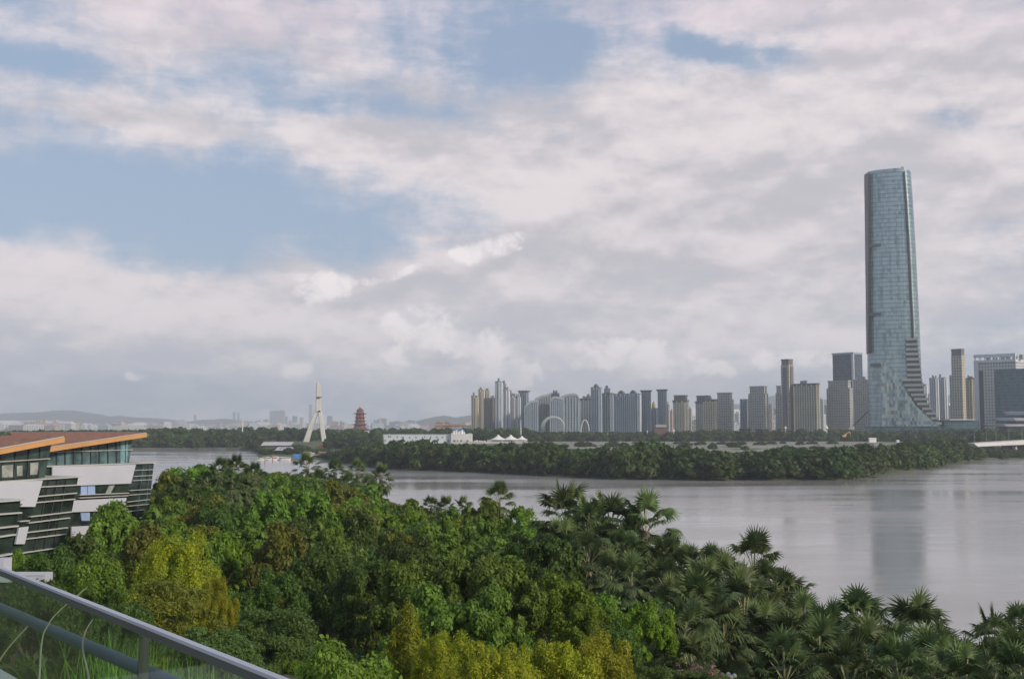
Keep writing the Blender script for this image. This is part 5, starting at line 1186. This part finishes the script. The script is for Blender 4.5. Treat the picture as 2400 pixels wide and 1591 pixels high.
# ------------------------------------------------------------------ buildings and sculptures of the far park
M['cream'] = plain('cream_walls', (.42, .33, .22), .7, var=.1, scale=.1); M['terra'] = plain('terracotta_roof', (.30, .16, .11), .8)
D_ = 1850.; c_ = at_y(1055, 1010, D_); q = D_ / F; rp = empty('palace_hall', c_, 0, 'cream hall with terracotta hipped roofs behind the white building', 'building')
for (u0, u1, v0, v1, y) in [(1056, 1092, 998, 1012, 0), (1046, 1064, 997, 1012, 8), (1020, 1034, 991, 1012, 14), (1040, 1051, 991, 1012, 14), (1018, 1060, 999, 1012, 10)]:
    a_, b_ = (u0 - 1055) * q, (u1 - 1055) * q; z1 = at_y(1055, v0, D_).z - c_.z; mb = MB(); mb.box(a_, b_, y, y + 14, -6, z1); wl = mb.build('wall', M['cream'], rp)
    mb = MB(); e = 1.6; rz_ = 3.6; mb.prism([(a_ - e, y - e, z1 + .02), (b_ + e, y - e, z1 + .02), (b_ + e, y + 14 + e, z1 + .02), (a_ - e, y + 14 + e, z1 + .02)], [(a_ + 4, y + 6, z1 + rz_), (b_ - 4, y + 6, z1 + rz_), (b_ - 4, y + 8, z1 + rz_), (a_ + 4, y + 8, z1 + rz_)]); mb.build('hipped_roof', M['terra'], rp)
D_ = 1800.; c_ = at_y(1130, 1012, D_); q = D_ / F; rp = empty('curved_hall', c_, 0, 'low grey hall with a swept pale roof at the foot of the beige towers', 'building')
for (pts, mat_, nm) in [([(1093, 1008), (1093, 997), (1110, 994.5), (1128, 997), (1128, 1008)], M['pil_blue'], 'west_wing'), ([(1128.5, 1010), (1128.5, 997), (1140, 992), (1156, 989), (1153, 1010)], M['white_wall'], 'main_hall')]:
    P_ = [((u - 1130) * q, 0, at_y(1130, v, D_).z - c_.z - (6 if v > 1007 else 0)) for u, v in pts]; mb = MB(); mb.prism(P_, [(x, 30, z) for x, y, z in P_]); mb.build(nm, mat_, rp)
mb = MB(); P_ = [((u - 1130) * q, -2, at_y(1130, v, D_).z - c_.z) for u, v in [(1126, 996), (1140, 991.4), (1160, 987.4), (1160, 988.6), (1140, 992.6), (1126, 997.6)]]; mb.prism(P_, [(x, 33, z) for x, y, z in P_]); mb.build('swept_roof', M['cladding'], rp)
# ring sculpture: wide band at the left, thin at the right
D_ = 1250.; c_ = at_y(1297, 1024, D_); q = D_ / F; M['ringm'] = plain('pale_green_steel', (.34, .40, .36), .4, metal=.3, var=.15, scale=.08)
mb = MB(); rs_ = []
for k in range(33):
    f_ = k / 32; a = R(205) - R(240) * f_; Rr = 27 * q; cx_, cz_ = 0 * q, 22 * q * 1.0; x, z = cx_ + Rr * math.cos(a) * 1.0, cz_ + Rr * math.sin(a) * .98
    wd = (9.5 * (1 - f_) ** 1.6 + 1.1) * q * .8; dp = (1 - f_) * 4 + 1.0; nx, nz_ = math.cos(a), math.sin(a)
    rs_.append([(x - nx * wd, -dp, z - nz_ * wd), (x + nx * wd * .3, -dp * .4, z + nz_ * wd * .3), (x + nx * wd * .3, dp, z + nz_ * wd * .3), (x - nx * wd, dp, z - nz_ * wd)])
mb.rings(rs_); mb.build('ring_sculpture', M['ringm'], label='pale green crescent ring sculpture, thick on its left side', cat='sculpture').location = c_
# white parabolic arch
D_ = 1330.; c_ = at_y(1371, 1008, D_); q = D_ / F; mb = MB(); P_ = []
for k in range(25):
    x = -1 + 2 * k / 24; P_.append((x * 10 * q, 0, (1 - abs(x) ** 2.3) * (at_y(1371, 984, D_).z - c_.z) - (4 if abs(x) == 1 else 0)))
mb.tube(P_, [.6] * 25, 8); mb.build('arch', M['white_wall'], label='slender white parabolic arch among the far trees', cat='arch').location = c_
def mast(u, vt, vb, D, r, label, cat='mast', mat='white_wall', name='mast', grp=None):
    c_ = at_y(u, vb, D); h = at_y(u, vt, D).z - c_.z; mb = MB(); mb.tube([(0, 0, -4), (0, 0, h * .5), (0, 0, h)], [r, r * .8, r * .5], 8); mb.tube([(0, 0, h * .93), (0, 0, h * .96)], r * 1.8, 8)
    o = mb.build(name, M[mat], label=label, cat=cat, group=grp); o.location = c_
mast(1220.6, 984, 1012, 1240, .7, 'white mast with a lamp ring left of the ring sculpture')
mast(568, 980, 1018, 1150, .8, 'white mast standing alone above the wood on the left')
mast(1012, 1020, 1030, 1200, .3, 'small lamp mast behind the white hall')
# small white pavilions poking out of the belt
def cone(u, vt, vb, D, w_, label, name='white_cone_pavilion', mat='canvas'):
    c_ = at_y(u, vb, D); h = at_y(u, vt, D).z - c_.z; mb = MB(); mb.lathe([(w_ * .25, -9), (w_ * .25, -.02), (w_, 0), (w_ * .5, h * .45), (.1, h)], 8); mb.build(name, M[mat], label=label, cat='pavilion').location = c_
cone(1548, 1003, 1014, 1272, 2.3, 'white pointed pavilion in front of the dark low roofed house'); cone(1579, 1003.5, 1011, 1272, 1.4, 'slim white sail in the belt right of the pointed pavilion')
cone(1841, 997.5, 1004, 1272, 1.6, 'small white pavilion below the slender twin shaft'); cone(1937, 995, 1004, 1272, 2.4, 'white pyramid pavilion below the grey slab'); cone(1517, 1007.5, 1012, 1272, .9, 'tiny white marker left of the pointed pavilion'); cone(1424, 1011, 1017, 1272, .8, 'tiny white marker below the tall gabled tower')
D_ = 1232.; c_ = at_y(1549, 1012, D_); q = D_ / F; rp = empty('park_house', c_, 0, 'low brown house with a wide pale roof plate under the yellow dome', 'house')
mb = MB(); mb.box(-15 * q, 17 * q, 0, 14, -7, 12.0 * q - .5); mb.build('wall', plain('maroon_walls', (.13, .075, .07), .8), rp); mb = MB(); mb.box(-12 * q, 12 * q, -1.5, 15, 12.0 * q - .48, 18 * q - .5); mb.build('roof', M['capg'], rp)
# crane behind the belt and yellow excavator
D_ = 1215.; c_ = at_y(1998, 1000, D_); q = D_ / F; rp = empty('lattice_crane', c_, 0, 'dark lattice boom crane leaning right before the great tower', 'crane')
A_, B_ = Vector((0, 0, 0)), Vector((41 * q, 0, 40 * q)); d_ = (B_ - A_).normalized(); n_ = Vector((-d_.z, 0, d_.x)); mb = MB()
for s1, s2 in ((.7, .6), (-.7, .6), (.7, -.6), (-.7, -.6)): mb.tube([A_ + n_ * s1 + Vector((0, s2, 0)), B_ + n_ * s1 * .4 + Vector((0, s2 * .4, 0))], .18, 4)
for k in range(14):
    f0, f1 = k / 14, (k + 1) / 14; g0, g1 = 1 - .6 * f0, 1 - .6 * f1; s1 = .7 if k % 2 else -.7
    for y in (.6, -.6): mb.tube([A_.lerp(B_, f0) + n_ * s1 * g0 + Vector((0, y * g0, 0)), A_.lerp(B_, f1) - n_ * s1 * g1 + Vector((0, y * g1, 0))], .13, 4)
mb.build('boom', M['frame_dark'], rp); mb = MB(); mb.box(-2.5, 1.6, -1.6, 1.6, -3, .6); mb.box(-4, -2.5, -1.4, 1.4, -2.6, -.6); mb.build('cab', M['capg'], rp); mb = MB(); mb.box(-3, 3, -2.4, -1.4, -5, -3.6); mb.box(-3, 3, 1.4, 2.4, -5, -3.6); mb.box(-1.2, 1.2, -1.4, 1.4, -4.4, -3.02); mb.build('tracks', M['frame_dark'], rp)
M['yellow'] = plain('yellow_paint', (.60, .34, .04), .45); D_ = 1190.; c_ = at_y(1980, 1026, D_); q = D_ / F; rp = empty('excavator', c_, 0, 'yellow excavator with raised arm at the edge of the gravel field', 'excavator')
mb = MB(); mb.tube([(0, 0, 2), (2.2, 0, 4.8), (5.2, 0, 6.2)], [.55, .55, .4], 6); mb.tube([(5.2, 0, 6.2), (6.0, 0, 3.4)], [.4, .3], 6); mb.build('arm', M['yellow'], rp)
mb = MB(); mb.box(-2.4, 1.2, -1.4, 1.4, 1.2, 2.9); mb.box(-.6, 1.0, -1.3, -.1, 2.91, 4.1); mb.build('body', M['yellow'], rp); mb = MB(); mb.box(-2.2, 2.2, -1.7, -.9, 0, 1.18); mb.box(-2.2, 2.2, .9, 1.7, 0, 1.18); mb.build('tracks', M['frame_dark'], rp); mb = MB(); mb.prism([(5.6, -.6, 3.3), (6.6, -.6, 3.4), (6.3, -.6, 2.2), (5.5, -.6, 2.5)], [(5.6, .6, 3.3), (6.6, .6, 3.4), (6.3, .6, 2.2), (5.5, .6, 2.5)]); mb.build('bucket', M['frame_dark'], rp)
# cabins and tanks on the field
def cabin(u, v, D, w_, h_, mat, label, name='site_cabin'):
    X = gx(u, D); g = hz(X, D); mb = MB(); mb.box(-w_ / 2, w_ / 2, -1.5, 1.5, 0, h_); mb.prism([(-w_ / 2 - .3, -1.8, h_ + .01), (w_ / 2 + .3, -1.8, h_ + .01), (w_ / 2 + .3, 1.8, h_ + .01), (-w_ / 2 - .3, 1.8, h_ + .01)], [(-w_ / 2 - .3, -.1, h_ + .7), (w_ / 2 + .3, -.1, h_ + .7), (w_ / 2 + .3, .1, h_ + .7), (-w_ / 2 - .3, .1, h_ + .7)])
    mb.build(name, M[mat], label=label, cat='cabin').location = (X, D, g)
cabin(2044, 1028, 1150, 7, 4.2, 'canvas', 'pale greenish white site cabin in front of the great tower'); cabin(2103, 1033, 1020, 2.2, 3.2, 'canvas', 'tiny white cabin right of the pale site cabin')
cabin(2124, 1044, 760, 4.0, 3.0, 'canvas', 'long white cabin roof among the island trees near the bridge'); cabin(1835, 1059, 700, 4.5, 3.0, 'canvas', 'white roof seen through the island trees below the wide beige slab'); cabin(1944, 1055, 720, 4.5, 3.2, 'canvas', 'white roof seen through the island trees below the grey slab'); cabin(1790, 1060, 690, 4.0, 2.4, 'canvas', 'flat white roof at a gap of the island trees')

# ------------------------------------------------------------------ inlet wall, marina
D_ = 1032.; mb = MB(); A_, B_ = at_z(-700, 1056.6, 0), at_z(596, 1056.6, 0); zt = at_y(300, 1049.5, 1030).z
mb.prism([(A_.x, A_.y - .6, -2), (B_.x, B_.y - .6, -2), (B_.x, B_.y - .2, zt), (A_.x, A_.y - .2, zt)], [(A_.x, A_.y + 2, -2), (B_.x, B_.y + 2, -2), (B_.x, B_.y + 2, zt), (A_.x, A_.y + 2, zt)])
mb.build('embankment_wall', plain('dark_stone_wall', (.085, .09, .085), .9, var=.35, scale=.15), label='long dark stone wall holding the far bank of the inlet', cat='wall')
def shed(u0, u1, v0, v1, vw, D, label, mat='capg'):
    uc = (u0 + u1) / 2; c_ = at_y(uc, v1, D); q = D / F; w_ = (u1 - u0) * q / 2; zr_ = at_y(uc, v0, D).z - c_.z; zw = at_y(uc, vw, D).z - c_.z
    rp = empty('boat_shed', c_, 0, label, 'shed'); mb = MB(); mb.prism([(-w_, 0, 0), (w_, 0, 0), (w_, 0, .3), (-w_, 0, .3)], [(-w_, 12, zr_), (w_, 12, zr_), (w_, 12, zr_ + .3), (-w_, 12, zr_ + .3)]); mb.build('roof', M[mat], rp)
    mb = MB()
    for k in range(9): x = -w_ + .4 + (2 * w_ - .8) * k / 8; mb.box(x - .2, x + .2, .5, .9, zw, .2)
    mb.box(-w_ + .3, w_ - .3, 10, 10.4, zw, zr_ * .8); mb.build('posts', M['frame_dark'], rp)
M['shedroof'] = plain('pale_shed_roof', (.48, .46, .46), .5, var=.1, scale=.2)
shed(611, 682, 1036.5, 1044, 1048, 1000, 'long shed with pale flat roof below the pylon, the farther one', 'shedroof'); shed(644, 684, 1048.5, 1055.5, 1060, 880, 'shorter boat shed with pale roof right behind the moored boats', 'shedroof')
mb = MB(); c_ = at_z(660, 1077, 0); q = c_.y / F; mb.box(-54 * q, 50 * q, 0, 9, -1, .9)
for k in range(12): x = -53 * q + 103 * q * k / 11; mb.box(x - .2, x + .2, -.3, .1, -2, 1.8)
mb.build('dock', M['cap'], label='dark floating dock carrying the moored boats', cat='dock').location = c_
M['bluepaint'] = plain('blue_tarpaulin', (.05, .20, .48), .6); M['orangep'] = plain('orange_dirt', (.42, .17, .08), .9, var=.3)
def boat(u, D, L, mat, label, cabin_=True):
    X = gx(u, D); rp = empty('boat', (X, D, .05), rs.uniform(-.4, .4), label, 'boat', 'boats moored at the small marina'); h = L * .13
    mb = MB(); mb.rings([[(-L / 2, -L * .13, 0), (L * .25, -L * .12, 0), (L * .45, 0, 0), (L * .25, L * .12, 0), (-L / 2, L * .13, 0)], [(-L / 2, -L * .17, h), (L * .3, -L * .16, h * 1.1), (L * .58, 0, h * 1.4), (L * .3, L * .16, h * 1.1), (-L / 2, L * .17, h)]]); mb.build('hull', M[mat], rp)
    if cabin_:
        mb = MB(); mb.rings([[(-L * .3, -L * .12, h), (L * .15, -L * .12, h), (L * .15, L * .12, h), (-L * .3, L * .12, h)], [(-L * .27, -L * .1, h * 2.4), (L * .05, -L * .1, h * 2.4), (L * .05, L * .1, h * 2.4), (-L * .27, L * .1, h * 2.4)]]); mb.build('cabin', M['canvas'], rp)
        mb = MB(); mb.box(-L * .29, L * .12, -L * .125, -L * .1, h * 1.35, h * 1.9); mb.build('cabin_window', M['recess'], rp)
for k, (u, L, mt, lab) in enumerate([(615, 7.5, 'canvas', 'white cabin boat at the left end of the dock'), (622, 9, 'canvas', 'second white boat from the left end of the dock'), (632, 10, 'cap', 'dark hulled boat in the left half of the dock'), (641, 9, 'canvas', 'white boat near the middle of the dock'), (650, 12, 'shedroof', 'largest grey boat in the middle of the dock'), (661, 10, 'canvas', 'white boat right of the middle of the dock'), (671, 10, 'canvas', 'white boat with pale cabin close to the blue covered one'), (680, 9, 'cap', 'dark small boat left of the blue covered one')]):
    boat(u, 752 + (k % 3) * 3, L * .66, mt, lab)
mb = MB(); mb.box(-2.6, 2.6, -1.3, 1.3, 0, 2.3); mb.prism([(-2.6, -1.3, 2.3), (2.6, -1.3, 2.3), (2.6, 1.3, 2.3), (-2.6, 1.3, 2.3)], [(-2.2, -.1, 3.0), (2.2, -.1, 3.0), (2.2, .1, 3.0), (-2.2, .1, 3.0)]); mb.build('covered_cargo', M['bluepaint'], label='blue tarpaulin covered load on the dock', cat='covered load').location = (gx(698, 762), 762, .95)
mb = MB(); P_ = [at_z(u, v, .9) for u, v in [(716, 1071.5), (740, 1071.5), (768, 1066), (775, 1058), (758, 1054), (745, 1058), (733, 1064)]]; P_ = [Vector((p.x, p.y, max(.95, hz(p.x, p.y) + .2))) for p in P_]; mb.prism(P_, [p - Vector((0, 0, 1.5)) for p in P_]); mb.build('slipway', plain('sandy_concrete', (.42, .36, .30), .9, var=.2, scale=.1), kind='structure')
for (u, v, D, w_, h_, mt, lab) in [(757, 1069, 800, 5, 3.0, 'terra', 'rust brown crate stack on the slipway'), (722, 1066, 790, 5, 3.2, 'cream', 'tan hut beside the slipway'), (731, 1067, 795, 3.5, 2.4, 'shedroof', 'grey hut between the tan hut and the crates')]:
    cabin(u, v, D, w_, h_, mt, lab, 'quay_hut')
mb = MB(); c_ = at_y(772, 1045, 1080); mb.prism([(-16, 0, -3), (16, 0, -3), (12, 2, 1.2), (-10, 2, 1.0)], [(-16, 12, -3), (16, 12, -3), (10, 9, 1.6), (-9, 9, 1.4)]); mb.build('earth_mound', M['orangep'], label='low mound of orange earth at the foot of the right pylon leg', cat='mound').location = c_
for k, u in enumerate((622.5, 640)):
    D_ = 700 + 40 * k; mb = MB(); mb.tube([(0, 0, -2), (0, 0, 3.6 + k * .2)], .35, 8); mb.tube([(0, 0, 3.6), (0, 0, 4.1)], .5, 8)
    mb.build('mooring_post', M['terra'], label=['dark red mooring post in open water left of the boats', 'brown mooring post nearer to the dock'][k], cat='post').location = (gx(u, D_), D_, 0)

# ------------------------------------------------------------------ white bridge on the right
D_ = 880.; c_ = at_y(2345, 1076, D_); q = D_ / F; BX = lambda u: (u - 2345) * q; BZ = lambda v: at_y(2345, v, D_).z - c_.z; M['bridge'] = plain('white_concrete', (.64, .64, .64), .7, var=.06, scale=.1)
rp = empty('low_bridge', c_, 0, 'low white road bridge entering from the right edge', 'bridge')
mb = MB(); mb.prism([(BX(2284), 0, BZ(1038)), (BX(2560), 20, BZ(1025)), (BX(2560), 20, BZ(1037)), (BX(2293), 0, BZ(1046.5)), (BX(2286), 0, BZ(1041))], [(BX(2284), 12, BZ(1038)), (BX(2560), 32, BZ(1025)), (BX(2560), 32, BZ(1037)), (BX(2293), 12, BZ(1046.5)), (BX(2286), 12, BZ(1041))]); mb.build('deck', M['bridge'], rp)
mb = MB(); mb.prism([(BX(2284), -.3, BZ(1038) + .02), (BX(2560), 19.7, BZ(1025) + .02), (BX(2560), 19.7, BZ(1023)), (BX(2284), -.3, BZ(1036.5))], [(BX(2284), .1, BZ(1038) + .02), (BX(2560), 20.1, BZ(1025) + .02), (BX(2560), 20.1, BZ(1023)), (BX(2284), .1, BZ(1036.5))]); mb.build('parapet', M['trim'], rp)
for u, w_ in ((2346, 1.6), (2358.5, 3.0), (2399, 3.0), (2440, 3.0)):
    y = 5 * (u - 2284) / 70; mb = MB(); mb.box(BX(u) - w_ * q, BX(u) + w_ * q * .2, y + 3, y + 8, -3, BZ(1044)); mb.build('pier', M['bridge'], rp)
mb = MB(); mb.box(BX(2312), BX(2560), 34, 38, BZ(1062), BZ(1058.5)); mb.build('lower_beam', M['bridge'], rp)
for k, u in enumerate((2287, 2318, 2343, 2376, 2410)):
    y = 5 * (u - 2284) / 70; mb = MB(); zb = BZ(1037 - .05 * (u - 2284)); h = 9.0; mb.tube([(0, 0, 0), (0, 0, h * .9), (.5, 0, h), (1.8, 0, h + .1)], [.14, .1, .08, .07], 6); mb.box(1.2, 2.2, -.15, .15, h + .02, h + .22)
    mb.build('street_lamp', M['capg'], label=['leftmost of the thin street lamps on the low bridge', 'second street lamp from the left on the low bridge', 'third street lamp on the low bridge, above its slim pier', 'fourth street lamp on the low bridge', 'street lamp of the bridge beyond the right edge'][k], cat='street lamp', group='street lamps on the bridge').location = (c_.x + BX(u), c_.y + y + 1, c_.z + zb)

# ------------------------------------------------------------------ small things of the near park: lawn, flowers, white lamp
m, t, b = newmat('lawn_grass'); co = t.new('ShaderNodeTexCoord').outputs['Object']; t.put(b.inputs['Base Color'], t.mix(t.noise(co, .8, 5, .6), (.10, .15, .03), (.20, .25, .06))); b.inputs['Roughness'].default_value = .95
mb = MB(); P_ = [(gx(u, D), D, hz(gx(u, D), D) + .08) for u, D in [(1640, 70), (1830, 70), (1840, 105), (1640, 107)]]; mb.poly(P_); mb.build('lawn', m, kind='structure')
c_ = Vector((gx(1697, 62), 62, 0)); c_.z = at_y(1697, 1591, 62).z; gz = hz(c_.x, 62)
rp = empty('garden_lamp', (c_.x, 62, gz), 0, 'white branching garden lamp at the bottom edge between palms', 'lamp'); h = at_y(1697, 1571, 62).z - gz
mb = MB(); mb.tube([(0, 0, 0), (0, 0, h * .9)], [.09, .06], 8)
for a in range(5): mb.tube([(0, 0, h * .86), (.28 * math.cos(a * 1.257), .28 * math.sin(a * 1.257), h * .9), (.36 * math.cos(a * 1.257), .36 * math.sin(a * 1.257), h * .94)], .035, 6)
mb.build('post', M['white_wall'], rp)
for a in range(5):
    mb = MB(); mb.lathe([(.03, -.1), (.12, -.06), (.14, .02), (.09, .1), (.02, .14)], 10, (.36 * math.cos(a * 1.257), .36 * math.sin(a * 1.257), h * .96)); mb.build('lamp_shade', M['canvas'], rp, smooth=True)
M['pinkf'] = leafmat('pink_blossom', (.07, .035, .06), (.15, .08, .13)); flq = crown_quads(91, Rr=1.6, H=2.2, nclump=22, cr=.22, leaf=.06, nleaf=420)
for k, (u, v) in enumerate([(1612, 1548), (1645, 1555), (1668, 1578)]):
    D_ = 50.0 + k; X = gx(u, D_); g = hz(X, D_); zt = at_y(u, v, D_).z; rp = empty('flowering_bush', (X, D_, g), k, ['pink flowering bush left of its two neighbours at the bottom edge', 'pink flowering bush, middle one by the garden lamp', 'pink flowering bush nearest to the garden lamp'][k], 'bush', 'pink flowering bushes')
    o = bpy.data.objects.new('foliage', CR['layer', 'near', k % 2]); COL.objects.link(o); o.parent = rp; o.scale = (.5, .5, .45); o.location = (0, 0, zt - g - 2.9)
    o = bpy.data.objects.new('blossom', quads_mesh('blossom', flq, M['pinkf'])); COL.objects.link(o); o.parent = rp; o.location = (0, 0, zt - g - 2.1)
    mb = MB(); mb.tube([(0, 0, 0), (0, 0, zt - g - 2)], [.1, .06], 6); mb.build('trunk', M['bark'], rp)

# ------------------------------------------------------------------ haze
mb = MB(); mb.box(-12000, 12000, -60, 13500, -4, 470); m = bpy.data.materials.new('haze'); m.use_nodes = True; m.node_tree.nodes.clear(); t = NT(m.node_tree)
pv = t.new('ShaderNodeVolumePrincipled'); pv.inputs['Color'].default_value = (.86, .91, 1.0, 1); pv.inputs['Density'].default_value = HAZE; pv.inputs['Anisotropy'].default_value = .1
out = t.new('ShaderNodeOutputMaterial'); t.l.new(pv.outputs[0], out.inputs['Volume']); m.cycles.homogeneous_volume = True
o = mb.build('haze', m, kind='stuff')
